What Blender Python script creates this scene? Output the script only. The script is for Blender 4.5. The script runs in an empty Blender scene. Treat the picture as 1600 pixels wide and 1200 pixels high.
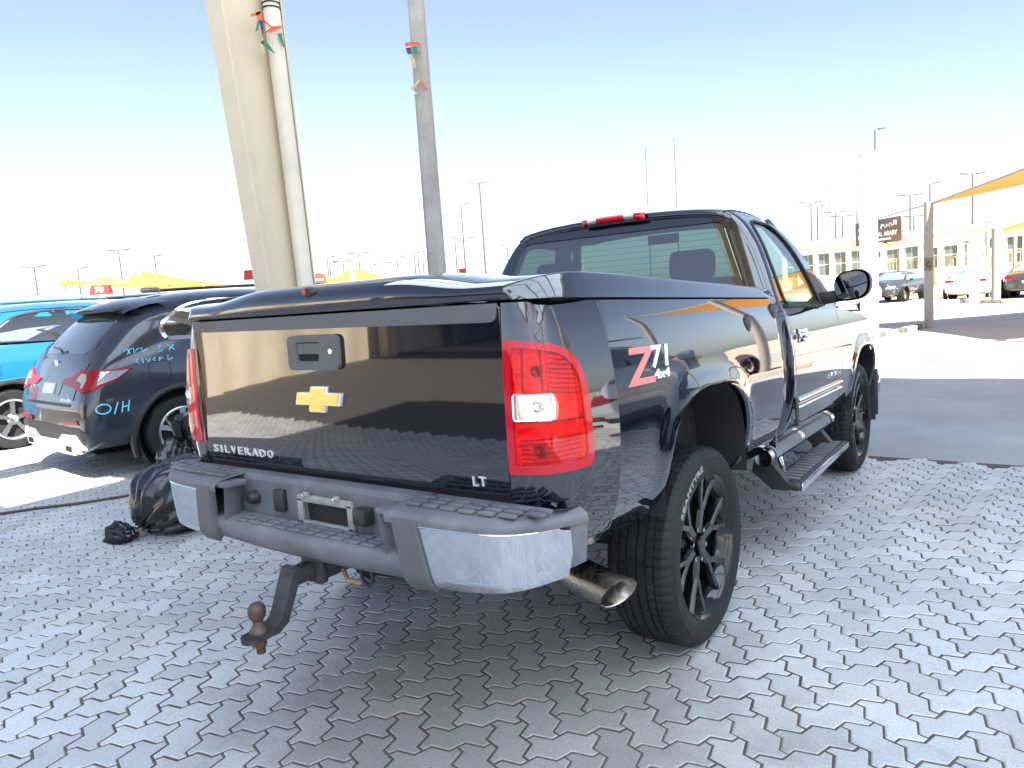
import bpy, bmesh, math, random
import numpy as np
from mathutils import Vector, Matrix, noise
from mathutils.bvhtree import BVHTree
from mathutils.geometry import delaunay_2d_cdt
random.seed(7)
R = math.radians
sc = bpy.context.scene
C = sc.collection

# ---------------------------------------------------------------- camera, sky, sun, exposure
CAM = Vector((2.0296, -2.7263, 1.4411)); YAW, PITCH, ROLL, FPX = 0.63, -0.1172, -0.069, 1143.97
cam_d = bpy.data.cameras.new('camera'); cam = bpy.data.objects.new('camera', cam_d); C.objects.link(cam)
_f = Vector((-math.sin(YAW)*math.cos(PITCH), math.cos(YAW)*math.cos(PITCH), math.sin(PITCH)))
_r0 = Vector((math.cos(YAW), math.sin(YAW), 0)); _u0 = _r0.cross(_f)
_r = _r0*math.cos(ROLL) + _u0*math.sin(ROLL); _u = -_r0*math.sin(ROLL) + _u0*math.cos(ROLL)
cam.matrix_world = Matrix(((_r.x, _u.x, -_f.x, CAM.x), (_r.y, _u.y, -_f.y, CAM.y), (_r.z, _u.z, -_f.z, CAM.z), (0, 0, 0, 1)))
cam_d.sensor_width = 36; cam_d.lens = 36*FPX/1600; cam_d.clip_end = 3000; cam_d.clip_start = 0.05
sc.camera = cam

SUN_AZ, SUN_EL = R(127), R(45)           # clockwise from +y, towards the sun
SUN = Vector((math.sin(SUN_AZ)*math.cos(SUN_EL), math.cos(SUN_AZ)*math.cos(SUN_EL), math.sin(SUN_EL)))
world = bpy.data.worlds.new('World'); sc.world = world; world.use_nodes = True
nt = world.node_tree; nt.nodes.clear()
sky = nt.nodes.new('ShaderNodeTexSky'); sky.sky_type = 'NISHITA'; sky.sun_disc = False
sky.sun_elevation = SUN_EL; sky.sun_rotation = SUN_AZ; sky.air_density = 0.6; sky.dust_density = 1.1; sky.ozone_density = 0.0
bg = nt.nodes.new('ShaderNodeBackground'); bg.inputs[1].default_value = 0.073
wo = nt.nodes.new('ShaderNodeOutputWorld')
hz = nt.nodes.new('ShaderNodeHueSaturation'); hz.inputs['Saturation'].default_value = 0.80      # dusty desert air, the same all round
nt.links.new(sky.outputs[0], hz.inputs['Color']); nt.links.new(hz.outputs[0], bg.inputs[0]); nt.links.new(bg.outputs[0], wo.inputs[0])
sun_d = bpy.data.lights.new('sun', 'SUN'); sun_d.energy = 5.0; sun_d.angle = R(0.5); sun_d.color = (1.0, 0.93, 0.82)
sun = bpy.data.objects.new('sun', sun_d); C.objects.link(sun)
sun.rotation_euler = SUN.to_track_quat('Z', 'Y').to_euler(); sun.location = (20, -20, 30)
sc.view_settings.view_transform = 'Standard'; sc.view_settings.look = 'None'
sc.view_settings.exposure = 2.25; sc.view_settings.gamma = 1.0; sc.view_settings.use_curve_mapping = False
sc.cycles.max_bounces = 10; sc.cycles.diffuse_bounces = 4; sc.cycles.glossy_bounces = 5
sc.cycles.transparent_max_bounces = 12; sc.cycles.transmission_bounces = 6
sc.cycles.use_denoising = True; sc.cycles.sample_clamp_indirect = 8.0
sc.cycles.caustics_reflective = False; sc.cycles.caustics_refractive = False

# pixel helpers (photo pixels, 1600 x 1200) used only to work out real positions in the place
def ray(px, py): return (px-800)/FPX*_r - (py-600)/FPX*_u + _f
def at_dist(px, py, d):
    v = ray(px, py); return CAM + v*(d/math.hypot(v.x, v.y))
def on_ground(px, py, z=0.0):
    v = ray(px, py); return CAM + v*((z-CAM.z)/v.z)

# ---------------------------------------------------------------- materials
MATS = {}
def _nodes(name):
    m = bpy.data.materials.new(name); m.use_nodes = True; n = m.node_tree
    return m, n, n.nodes, n.links, n.nodes['Principled BSDF']
def mat(name, col, rough=0.5, metal=0.0, spec=None, ior=1.5, coat=0.0, var=0.0, vscale=6.0, bump=0.0, bscale=60.0,
        rvar=0.0, dirt=None, dirt_amt=0.0, dirt_scale=3.0, emit=None, alpha=None, sss=0.0, trans=0.0, stretch=None, rand=0.0, attr=None):
    if name in MATS: return MATS[name]
    m, n, N, L, P = _nodes(name)
    P.inputs['Base Color'].default_value = (*col, 1); P.inputs['Roughness'].default_value = rough
    P.inputs['Metallic'].default_value = metal; P.inputs['IOR'].default_value = ior
    if coat: P.inputs['Coat Weight'].default_value = coat; P.inputs['Coat Roughness'].default_value = 0.02
    if trans: P.inputs['Transmission Weight'].default_value = trans
    tc = N.new('ShaderNodeTexCoord'); src = tc.outputs['Object']
    if stretch:
        mp = N.new('ShaderNodeMapping'); mp.inputs['Scale'].default_value = stretch
        L.new(src, mp.inputs[0]); src = mp.outputs[0]
    cur = None
    def tex(scale, det=5, rough_=0.6):
        t = N.new('ShaderNodeTexNoise'); t.inputs['Scale'].default_value = scale; t.inputs['Detail'].default_value = det
        t.inputs['Roughness'].default_value = rough_; L.new(src, t.inputs['Vector']); return t
    if var:
        t = tex(vscale); mr = N.new('ShaderNodeMapRange'); L.new(t.outputs[0], mr.inputs[0])
        mr.inputs[1].default_value = 0.3; mr.inputs[2].default_value = 0.7
        mr.inputs[3].default_value = 1-var; mr.inputs[4].default_value = 1+var
        hs = N.new('ShaderNodeHueSaturation'); hs.inputs['Color'].default_value = (*col, 1); L.new(mr.outputs[0], hs.inputs['Value'])
        cur = hs.outputs[0]
    if rand or attr:
        mx = N.new('ShaderNodeMix'); mx.data_type = 'RGBA'; mx.blend_type = 'MULTIPLY'; mx.inputs[0].default_value = 1.0
        if cur: L.new(cur, mx.inputs[6])
        else: mx.inputs[6].default_value = (*col, 1)
        if attr:
            a = N.new('ShaderNodeAttribute'); a.attribute_name = attr; L.new(a.outputs['Color'], mx.inputs[7])
        else:
            oi = N.new('ShaderNodeObjectInfo'); mr = N.new('ShaderNodeMapRange'); L.new(oi.outputs['Random'], mr.inputs[0])
            mr.inputs[3].default_value = 1-rand; mr.inputs[4].default_value = 1+rand
            cb = N.new('ShaderNodeCombineColor')
            for k in range(3): L.new(mr.outputs[0], cb.inputs[k])
            L.new(cb.outputs[0], mx.inputs[7])
        cur = mx.outputs[2]
    if dirt:
        t = tex(dirt_scale, 7, 0.65); mr = N.new('ShaderNodeMapRange'); L.new(t.outputs[0], mr.inputs[0])
        mr.inputs[1].default_value = 0.42; mr.inputs[2].default_value = 0.68; mr.inputs[3].default_value = 0; mr.inputs[4].default_value = dirt_amt
        mx = N.new('ShaderNodeMix'); mx.data_type = 'RGBA'; L.new(mr.outputs[0], mx.inputs[0])
        if cur: L.new(cur, mx.inputs[6])
        else: mx.inputs[6].default_value = (*col, 1)
        mx.inputs[7].default_value = (*dirt, 1); cur = mx.outputs[2]
        ra = N.new('ShaderNodeMapRange'); L.new(mr.outputs[0], ra.inputs[0]); ra.inputs[2].default_value = max(dirt_amt, .01)
        ra.inputs[3].default_value = rough; ra.inputs[4].default_value = min(1, rough+.3)
        L.new(ra.outputs[0], P.inputs['Roughness'])
    elif rvar:
        t = tex(vscale*1.7); mr = N.new('ShaderNodeMapRange'); L.new(t.outputs[0], mr.inputs[0])
        mr.inputs[1].default_value = .3; mr.inputs[2].default_value = .7
        mr.inputs[3].default_value = max(0, rough-rvar); mr.inputs[4].default_value = min(1, rough+rvar); L.new(mr.outputs[0], P.inputs['Roughness'])
    if cur: L.new(cur, P.inputs['Base Color'])
    if bump:
        t = tex(bscale, 4); b = N.new('ShaderNodeBump'); b.inputs['Strength'].default_value = bump; b.inputs['Distance'].default_value = 0.004
        L.new(t.outputs[0], b.inputs['Height']); L.new(b.outputs[0], P.inputs['Normal'])
    if emit: P.inputs['Emission Color'].default_value = (*emit[:3], 1); P.inputs['Emission Strength'].default_value = emit[3]
    MATS[name] = m; return m
def glass(name, tint, ior=1.55, rough=0.0):
    if name in MATS: return MATS[name]
    m = bpy.data.materials.new(name); m.use_nodes = True; n = m.node_tree; N = n.nodes; L = n.links; N.clear()
    o = N.new('ShaderNodeOutputMaterial'); mx = N.new('ShaderNodeMixShader')
    # mirror share of a thin pane, the same from both of its sides
    ge = N.new('ShaderNodeNewGeometry'); dt = N.new('ShaderNodeVectorMath'); dt.operation = 'DOT_PRODUCT'; L.new(ge.outputs['Incoming'], dt.inputs[0]); L.new(ge.outputs['Normal'], dt.inputs[1])
    def mth(op, a, b):
        q = N.new('ShaderNodeMath'); q.operation = op
        for k, v in ((0, a), (1, b)):
            if isinstance(v, (int, float)): q.inputs[k].default_value = v
            else: L.new(v, q.inputs[k])
        return q.outputs[0]
    f0 = ((ior-1)/(ior+1))**2; c1 = mth('SUBTRACT', 1.0, mth('ABSOLUTE', dt.outputs['Value'], 0)); fr = mth('ADD', f0, mth('MULTIPLY', 1-f0, mth('POWER', c1, 5.0)))
    t = N.new('ShaderNodeBsdfTransparent'); t.inputs[0].default_value = (*tint, 1)
    g = N.new('ShaderNodeBsdfGlossy'); g.inputs['Roughness'].default_value = rough; g.inputs['Color'].default_value = (1, 1, 1, 1)
    L.new(fr, mx.inputs[0]); L.new(t.outputs[0], mx.inputs[1]); L.new(g.outputs[0], mx.inputs[2]); L.new(mx.outputs[0], o.inputs[0])
    MATS[name] = m; return m

# ---------------------------------------------------------------- object helpers
def tag(o, label=None, cat=None, group=None, kind=None):
    if label: o['label'] = label
    if cat: o['category'] = cat
    if group: o['group'] = group
    if kind: o['kind'] = kind
    return o
def thing(name, label, cat, loc=(0, 0, 0), rotz=0.0, group=None):
    o = bpy.data.objects.new(name, None); C.objects.link(o); o.empty_display_size = 0.2
    o.location = loc; o.rotation_euler = (0, 0, rotz); return tag(o, label, cat, group)
def mesh_obj(name, V, F, m, parent=None, smooth=True, angle=35, normals=None):
    me = bpy.data.meshes.new(name)
    me.from_pydata([tuple(v) for v in V], [], [tuple(f) for f in F]); me.update()
    if m is not None: me.materials.append(m)
    o = bpy.data.objects.new(name, me); C.objects.link(o)
    if parent is not None: o.parent = parent
    if smooth:
        me.polygons.foreach_set('use_smooth', [True]*len(me.polygons))
        if normals is not None: me.normals_split_custom_set_from_vertices([tuple(n) for n in normals])
        elif angle < 179: me.set_sharp_from_angle(angle=R(angle))
    return o

class B:
    """collects shapes that become ONE mesh object"""
    def __init__(s, xf=None): s.V = []; s.F = []; s.xf = xf
    def add(s, V, F):
        k = len(s.V); s.V += [Vector(v) for v in V]; s.F += [tuple(i+k for i in f) for f in F]; return s
    def box(s, c, d, rot=None, bev=0.0, seg=2):
        bm = bmesh.new(); bmesh.ops.create_cube(bm, size=1)
        for v in bm.verts: v.co = Vector((v.co.x*d[0], v.co.y*d[1], v.co.z*d[2]))
        if bev: bmesh.ops.bevel(bm, geom=bm.edges[:], offset=min(bev, min(d)*.49), segments=seg, affect='EDGES', profile=0.5)
        M = rot if rot is not None else Matrix.Identity(3)
        if isinstance(M, (int, float)): M = Matrix.Rotation(M, 3, 'Z')
        bm.verts.index_update()
        s.add([M @ v.co + Vector(c) for v in bm.verts], [[v.index for v in f.verts] for f in bm.faces]); bm.free(); return s
    def tube(s, pts, r, n=10, caps=True, closed=False):
        pts = [Vector(p) for p in pts]; rs = r if isinstance(r, (list, tuple)) else [r]*len(pts)
        V = []; F = []; up = None; m = len(pts)
        for i, p in enumerate(pts):
            a = pts[(i-1) % m] if (i > 0 or closed) else p; b = pts[(i+1) % m] if (i < m-1 or closed) else p
            t = (b-a).normalized()
            if up is None: up = Vector((0, 0, 1)) if abs(t.z) < .9 else Vector((1, 0, 0))
            x = t.cross(up).normalized(); y = x.cross(t).normalized(); up = y
            for k in range(n):
                an = 2*math.pi*k/n; V.append(p + (x*math.cos(an)+y*math.sin(an))*rs[i])
        for i in range(m if closed else m-1):
            j = (i+1) % m
            for k in range(n): F.append((i*n+k, i*n+(k+1) % n, j*n+(k+1) % n, j*n+k))
        if caps and not closed: F.append(tuple(range(n-1, -1, -1))); F.append(tuple(range((m-1)*n, m*n)))
        return s.add(V, F)
    def lathe(s, prof, c=(0, 0, 0), axis='Z', n=32, a0=0, a1=2*math.pi):
        full = abs(a1-a0-2*math.pi) < 1e-6; V = []; F = []; m = n if full else n+1
        ax = {'X': lambda r, h, a: (h, r*math.cos(a), r*math.sin(a)), 'Y': lambda r, h, a: (r*math.cos(a), h, r*math.sin(a)), 'Z': lambda r, h, a: (r*math.cos(a), r*math.sin(a), h)}[axis]
        for k in range(m):
            a = a0+(a1-a0)*k/n
            for r, h in prof: V.append(Vector(ax(r, h, a))+Vector(c))
        q = len(prof)
        for k in range(n):
            for i in range(q-1):
                F.append((k*q+i, k*q+i+1, ((k+1) % m)*q+i+1, ((k+1) % m)*q+i))
        return s.add(V, F)
    def prism(s, poly, fn, d0, d1):
        """poly of 2d points, fn(a,b,d)->3d, closed slab from d0 to d1"""
        n = len(poly); V = [fn(a, b, d0) for a, b in poly]+[fn(a, b, d1) for a, b in poly]
        F = [tuple(range(n-1, -1, -1)), tuple(range(n, 2*n))]+[(i, (i+1) % n, n+(i+1) % n, n+i) for i in range(n)]
        return s.add(V, F)
    def patch(s, fn, us, vs):
        V = [fn(u, v) for u in us for v in vs]; q = len(vs)
        return s.add(V, [(i*q+j, i*q+j+1, (i+1)*q+j+1, (i+1)*q+j) for i in range(len(us)-1) for j in range(q-1)])
    def obj(s, name, m, parent=None, smooth=True, angle=35):
        V = [s.xf(v) for v in s.V] if s.xf else s.V
        return mesh_obj(name, V, s.F, m, parent, smooth, angle)

def in_poly(p, poly):
    x, y = p; c = False; j = len(poly)-1
    for i in range(len(poly)):
        xi, yi = poly[i]; xj, yj = poly[j]
        if (yi > y) != (yj > y) and x < (xj-xi)*(y-yi)/(yj-yi+1e-12)+xi: c = not c
        j = i
    return c
def resample(poly, step):
    out = []
    for i in range(len(poly)):
        a = poly[i]; b = poly[(i+1) % len(poly)]; d = math.dist(a, b); k = max(1, int(math.ceil(d/step)))
        for q in range(k): out.append((a[0]+(b[0]-a[0])*q/k, a[1]+(b[1]-a[1])*q/k))
    return out
def rounded(poly, r, seg=5):
    """round the corners of a 2d polygon; r a number or a list per corner"""
    out = []; n = len(poly)
    for i in range(n):
        p = Vector(poly[i]); a = Vector(poly[i-1])-p; b = Vector(poly[(i+1) % n])-p
        rr = r[i] if isinstance(r, (list, tuple)) else r
        k = min(rr, a.length*.48, b.length*.48)
        if k < 1e-4: out.append(tuple(p)); continue
        A = p+a.normalized()*k; Bb = p+b.normalized()*k
        for t in range(seg+1):
            t /= seg; q = A*(1-t)**2+p*2*t*(1-t)+Bb*t*t; out.append((q.x, q.y))
    return out
def cdt(outer, holes=(), res=0.05):
    outer = resample(outer, res); holes = [resample(h, res) for h in holes]
    pts = []; edges = []
    for lp in [outer]+holes:
        k = len(pts); pts += lp; edges += [(k+i, k+(i+1) % len(lp)) for i in range(len(lp))]
    nb = len(pts)
    x0 = min(p[0] for p in outer); x1 = max(p[0] for p in outer); y0 = min(p[1] for p in outer); y1 = max(p[1] for p in outer)
    bp = np.array(pts)
    nx = max(1, int((x1-x0)/res)); ny = max(1, int((y1-y0)/res))
    for i in range(nx+1):
        for j in range(ny+1):
            p = (x0+(x1-x0)*(i+.5)/(nx+1)+(.25*res if j % 2 else -.25*res), y0+(y1-y0)*(j+.5)/(ny+1))
            if not in_poly(p, outer) or any(in_poly(p, h) for h in holes): continue
            if np.min((bp[:, 0]-p[0])**2+(bp[:, 1]-p[1])**2) < (res*.45)**2: continue
            pts.append(p)
    v, e, f, *_ = delaunay_2d_cdt([Vector(p) for p in pts], edges, [], 1, 1e-6)
    v = [(p.x, p.y) for p in v]
    F = []
    for t in f:
        cx = sum(v[i][0] for i in t)/len(t); cy = sum(v[i][1] for i in t)/len(t)
        if in_poly((cx, cy), outer) and not any(in_poly((cx, cy), h) for h in holes): F.append(tuple(t))
    return v, F
def num_normal(fn, u, v, e=1e-3):
    a = Vector(fn(u+e, v))-Vector(fn(u-e, v)); b = Vector(fn(u, v+e))-Vector(fn(u, v-e))
    n = a.cross(b); return n.normalized() if n.length > 1e-12 else Vector((0, 0, 1))
def panel(name, fn, outer, m, parent, holes=(), res=0.05, thick=0.012, off=0.0, out=None, xf=None, flip=False):
    """sheet over the smooth surface fn(u,v): exact normals, folded edges all round"""
    pv, pf = cdt(outer, holes, res); sg = -1 if flip else 1
    nv = [num_normal(fn, *p)*sg for p in pv]
    V = [Vector(fn(*p))+n*off for p, n in zip(pv, nv)]
    if xf: V = [xf(p) for p in V]
    F = []
    for t in pf:
        a, b, c = (V[i] for i in t[:3]); n = (b-a).cross(c-a)
        F.append(t if n.dot(nv[t[0]]) > 0 else tuple(reversed(t)))
    N = list(nv)
    if thick:
        cnt = {}
        for t in F:
            for i in range(len(t)):
                a, b = t[i], t[(i+1) % len(t)]; cnt[(a, b)] = 1
        bd = [(a, b) for (a, b) in cnt if (b, a) not in cnt]
        for a, b in bd:
            k = len(V); A, Bq = V[a], V[b]; A2 = A-nv[a]*thick; B2 = Bq-nv[b]*thick
            n = (Bq-A).cross(A2-A).normalized(); n = -n
            V += [A, Bq, B2, A2]; N += [(n+nv[a]*.8).normalized(), (n+nv[b]*.8).normalized(), n, n]; F.append((k+1, k, k+3, k+2))
    return mesh_obj(name, V, F, m, parent, True, normals=N)
def bvh_of(objs):
    V = []; F = []
    for o in objs:
        k = len(V); mw = o.matrix_basis if o.parent is None else o.matrix_basis
        V += [mw @ v.co for v in o.data.vertices]; F += [tuple(i+k for i in p.vertices) for p in o.data.polygons]
    return BVHTree.FromPolygons(V, F)
def conform(name, bvh, poly, o, a, b, m, parent, off=0.004, thick=0.006, res=0.03, holes=(), smooth_n=True):
    """piece of given outline (in plane o + a*u + b*v) laid on a body along the plane's normal"""
    a = Vector(a).normalized(); b = Vector(b).normalized(); d = -a.cross(b); o = Vector(o)
    pv, pf = cdt(poly, holes, res); P = []; N = []
    for u, v in pv:
        s = o+a*u+b*v; h = bvh.ray_cast(s-d*3, d, 8)
        if h[0] is None:
            h = bvh.find_nearest(s)
        nn = h[1] if h[1].dot(d) < 0 else -h[1]
        P.append(h[0]-d*off*0.3+nn*off*.7); N.append(nn)
    F = []
    for t in pf:
        x, y, z = (P[i] for i in t[:3]); n = (y-x).cross(z-x); F.append(t if n.dot(d) < 0 else tuple(reversed(t)))
    cnt = set()
    for t in F:
        for i in range(len(t)): cnt.add((t[i], t[(i+1) % len(t)]))
    V = list(P)
    for x, y in [e for e in cnt if (e[1], e[0]) not in cnt]:
        k = len(V); V += [P[x], P[y], P[y]+d*thick, P[x]+d*thick]; F.append((k+1, k, k+3, k+2))
    return mesh_obj(name, V, F, m, parent, True, 50)
def text_mesh(s, size, depth=0.0, bevel=0.0, bold=0.0, spacing=1.0):
    cu = bpy.data.curves.new('t', 'FONT'); cu.body = s; cu.size = size; cu.extrude = depth; cu.bevel_depth = bevel; cu.offset = bold
    cu.space_character = spacing; cu.resolution_u = 3
    cu.align_x = 'CENTER'; cu.align_y = 'CENTER'
    o = bpy.data.objects.new('t', cu); C.objects.link(o)
    dg = bpy.context.evaluated_depsgraph_get(); me = bpy.data.meshes.new_from_object(o.evaluated_get(dg))
    V = [v.co.copy() for v in me.vertices]; F = [tuple(p.vertices) for p in me.polygons]
    bpy.data.objects.remove(o); bpy.data.meshes.remove(me); bpy.data.curves.remove(cu)
    return V, F
def fit_text(s, w, h, depth, bold=0.0, spacing=1.0):
    """text mesh scaled to width w and height h, centred"""
    V, F = text_mesh(s, 1.0, 0.5, 0, bold, spacing)
    x0 = min(v.x for v in V); x1 = max(v.x for v in V); y0 = min(v.y for v in V); y1 = max(v.y for v in V)
    return [Vector(((v.x-(x0+x1)/2)/(x1-x0)*w, (v.y-(y0+y1)/2)/(y1-y0)*h, v.z*2*depth/2+depth/2)) for v in V], F
def spline(pts):
    """smooth curve through (t, value) pairs"""
    T = [p[0] for p in pts]; Y = [p[1] for p in pts]; n = len(T)
    M = []
    for i in range(n):
        if i == 0: M.append((Y[1]-Y[0])/(T[1]-T[0]))
        elif i == n-1: M.append((Y[-1]-Y[-2])/(T[-1]-T[-2]))
        else: M.append((Y[i+1]-Y[i-1])/(T[i+1]-T[i-1]))
    def f(t):
        if t <= T[0]: return Y[0]+M[0]*(t-T[0])
        if t >= T[-1]: return Y[-1]+M[-1]*(t-T[-1])
        i = max(k for k in range(n-1) if T[k] <= t); h = T[i+1]-T[i]; s = (t-T[i])/h
        return (2*s**3-3*s*s+1)*Y[i]+(s**3-2*s*s+s)*h*M[i]+(-2*s**3+3*s*s)*Y[i+1]+(s**3-s*s)*h*M[i+1]
    return f
def lin(a, b, n): return [a+(b-a)*i/(n-1) for i in range(n)]
# ---------------------------------------------------------------- ground, road, paving, kerbs
def ground_mat(name, col, col2, rough=.85, scale=1.2, bump=.25, fine=90.0, spot=None):
    m, n, N, L, P = _nodes(name)
    g = N.new('ShaderNodeNewGeometry'); t = N.new('ShaderNodeTexNoise'); t.inputs['Scale'].default_value = scale; t.inputs['Detail'].default_value = 8
    t.inputs['Roughness'].default_value = .65; L.new(g.outputs['Position'], t.inputs['Vector'])
    mr = N.new('ShaderNodeMapRange'); mr.inputs[1].default_value = .35; mr.inputs[2].default_value = .68; L.new(t.outputs[0], mr.inputs[0])
    mx = N.new('ShaderNodeMix'); mx.data_type = 'RGBA'; mx.inputs[6].default_value = (*col, 1); mx.inputs[7].default_value = (*col2, 1); L.new(mr.outputs[0], mx.inputs[0])
    f = N.new('ShaderNodeTexNoise'); f.inputs['Scale'].default_value = fine; f.inputs['Detail'].default_value = 3; L.new(g.outputs['Position'], f.inputs['Vector'])
    b = N.new('ShaderNodeBump'); b.inputs['Strength'].default_value = bump; b.inputs['Distance'].default_value = .006; L.new(f.outputs[0], b.inputs['Height']); L.new(b.outputs[0], P.inputs['Normal'])
    hs = N.new('ShaderNodeHueSaturation'); L.new(mx.outputs[2], hs.inputs['Color'])
    m2 = N.new('ShaderNodeMapRange'); m2.inputs[1].default_value = .3; m2.inputs[2].default_value = .7; m2.inputs[3].default_value = .8; m2.inputs[4].default_value = 1.2
    L.new(f.outputs[0], m2.inputs[0]); L.new(m2.outputs[0], hs.inputs['Value']); L.new(hs.outputs[0], P.inputs['Base Color'])
    P.inputs['Roughness'].default_value = rough; return m
sand = ground_mat('sandy_ground', (.42, .36, .28), (.50, .44, .35), scale=.2)
asphalt = ground_mat('asphalt', (.26, .267, .28), (.38, .38, .385), rough=.7, scale=.7, bump=.5, fine=160)
lightasphalt = ground_mat('worn_asphalt', (.30, .30, .30), (.37, .365, .36), rough=.8, scale=.6)
joint = ground_mat('joint_sand', (.06, .054, .048), (.11, .095, .08), scale=7, rough=.95)

def sheet(name, x0, x1, y0, y1, z, m, kind='structure'):
    o = mesh_obj(name, [(x0, y0, z), (x1, y0, z), (x1, y1, z), (x0, y1, z)], [(0, 1, 2, 3)], m, None, False); return tag(o, kind=kind)
g = sheet('ground', -900, 900, -900, 900, -.034, sand)
YE = 3.53                                              # where the paving meets the road
sheet('access_road', -70, 60, YE, 10.42, -.006, asphalt)
sheet('far_road', -70, 60, 14.0, 31.4, -.006, lightasphalt)
yard = sheet('paved_yard', -26, 16, -16, YE, -.0028, joint)

def paver_mat():
    m, n, N, L, P = _nodes('concrete_paver')
    g = N.new('ShaderNodeNewGeometry')
    def tex(s, d=6, r=.6):
        t = N.new('ShaderNodeTexNoise'); t.inputs['Scale'].default_value = s; t.inputs['Detail'].default_value = d; t.inputs['Roughness'].default_value = r
        L.new(g.outputs['Position'], t.inputs['Vector']); return t
    def mrange(src, a, b, c, d):
        q = N.new('ShaderNodeMapRange'); L.new(src, q.inputs[0])
        for i, v in enumerate((a, b, c, d)): q.inputs[i+1].default_value = v
        return q.outputs[0]
    def mixc(fac, a, b, mode='MIX'):
        q = N.new('ShaderNodeMix'); q.data_type = 'RGBA'; q.blend_type = mode
        if isinstance(fac, float): q.inputs[0].default_value = fac
        else: L.new(fac, q.inputs[0])
        for k, v in ((6, a), (7, b)):
            if isinstance(v, tuple): q.inputs[k].default_value = (*v, 1)
            else: L.new(v, q.inputs[k])
        return q.outputs[2]
    c = mixc(mrange(tex(1.1).outputs[0], .38, .64, 0, 1), (.43, .44, .46), (.50, .505, .51))
    c = mixc(mrange(tex(2.1, 8, .72).outputs[0], .50, .70, 0, .5), c, (.42, .37, .31))           # sand-brown dust
    c = mixc(mrange(tex(6.0, 8, .75).outputs[0], .55, .70, 0, .6), c, (.26, .255, .255))
    c = mixc(mrange(tex(31.0, 4, .7).outputs[0], .60, .72, 0, .6), c, (.30, .28, .26))           # grimy blots
    # mild brown staining plus the truck's occlusion shade, painted in behind and beneath it
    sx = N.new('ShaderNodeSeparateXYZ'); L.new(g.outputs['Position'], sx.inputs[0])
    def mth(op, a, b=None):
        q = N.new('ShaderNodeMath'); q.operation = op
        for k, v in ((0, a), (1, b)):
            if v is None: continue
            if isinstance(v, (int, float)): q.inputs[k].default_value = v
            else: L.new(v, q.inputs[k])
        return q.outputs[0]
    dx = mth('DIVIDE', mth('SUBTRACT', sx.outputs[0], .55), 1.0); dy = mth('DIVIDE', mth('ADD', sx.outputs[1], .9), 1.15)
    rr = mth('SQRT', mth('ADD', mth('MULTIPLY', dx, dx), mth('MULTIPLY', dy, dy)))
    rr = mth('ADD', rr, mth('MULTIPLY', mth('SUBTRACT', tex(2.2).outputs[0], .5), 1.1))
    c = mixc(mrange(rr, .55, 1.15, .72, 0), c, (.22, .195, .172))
    at = N.new('ShaderNodeAttribute'); at.attribute_name = 'tone'
    c = mixc(1.0, c, at.outputs['Color'], 'MULTIPLY')
    oi = N.new('ShaderNodeObjectInfo'); v = mrange(oi.outputs['Random'], 0, 1, .86, 1.13)
    cb = N.new('ShaderNodeCombineColor')
    for k in range(3): L.new(v, cb.inputs[k])
    c = mixc(1.0, c, cb.outputs[0], 'MULTIPLY')
    sp = mrange(tex(140, 2).outputs[0], .3, .7, .82, 1.18); hs = N.new('ShaderNodeHueSaturation'); L.new(c, hs.inputs['Color']); L.new(sp, hs.inputs['Value'])
    L.new(hs.outputs[0], P.inputs['Base Color'])
    L.new(mrange(tex(9).outputs[0], .3, .7, .38, .62), P.inputs['Roughness'])
    b = N.new('ShaderNodeBump'); b.inputs['Strength'].default_value = .35; b.inputs['Distance'].default_value = .003; L.new(tex(110, 4).outputs[0], b.inputs['Height'])
    b2 = N.new('ShaderNodeBump'); b2.inputs['Strength'].default_value = .5; b2.inputs['Distance'].default_value = .006; L.new(tex(13, 3).outputs[0], b2.inputs['Height'])
    L.new(b.outputs[0], b2.inputs['Normal']); L.new(b2.outputs[0], P.inputs['Normal'])
    return m
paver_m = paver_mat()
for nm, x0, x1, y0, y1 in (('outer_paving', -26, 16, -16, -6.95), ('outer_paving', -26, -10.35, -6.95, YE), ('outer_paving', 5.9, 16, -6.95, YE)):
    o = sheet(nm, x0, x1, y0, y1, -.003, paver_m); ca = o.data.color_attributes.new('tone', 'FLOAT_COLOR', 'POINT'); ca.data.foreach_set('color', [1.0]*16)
PW = .1125
def edge(p, q):
    p = Vector(p); q = Vector(q); t = q-p
    # the zigzag belongs to the joint line, so it is built from its lower/left end whichever way it is walked
    flip = (t.x+t.y) < 0
    a, b = (q, p) if flip else (p, q); d = b-a; nrm = Vector((-d.y, d.x))
    pts = [a, a+d*.24+nrm*.15, a+d*.76-nrm*.15, b]
    return list(reversed(pts))[:-1] if flip else pts[:-1]
def paver_outline():
    c = [(0, 0), (1, 0), (2, 0), (2, 1), (1, 1), (0, 1)]; out = []
    for i in range(6): out += edge(c[i], c[(i+1) % 6])
    return [(p.x-1, p.y-.5) for p in out]          # in units of PW, centred
def inset(poly, d):
    n = len(poly); out = []
    for i in range(n):
        p = Vector(poly[i]); a = (p-Vector(poly[i-1])).normalized(); b = (Vector(poly[(i+1) % n])-p).normalized()
        na = Vector((-a.y, a.x)); nb = Vector((-b.y, b.x)); m = na+nb; m = m/max(m.length_squared, .5)*2*d/1.0 if m.length > .1 else na*d
        out.append(tuple(p+m*.5*1.0)) if False else out.append((p.x+(na.x+nb.x)/max(1+na.dot(nb), .4)*d, p.y+(na.y+nb.y)/max(1+na.dot(nb), .4)*d))
    return out
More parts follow.
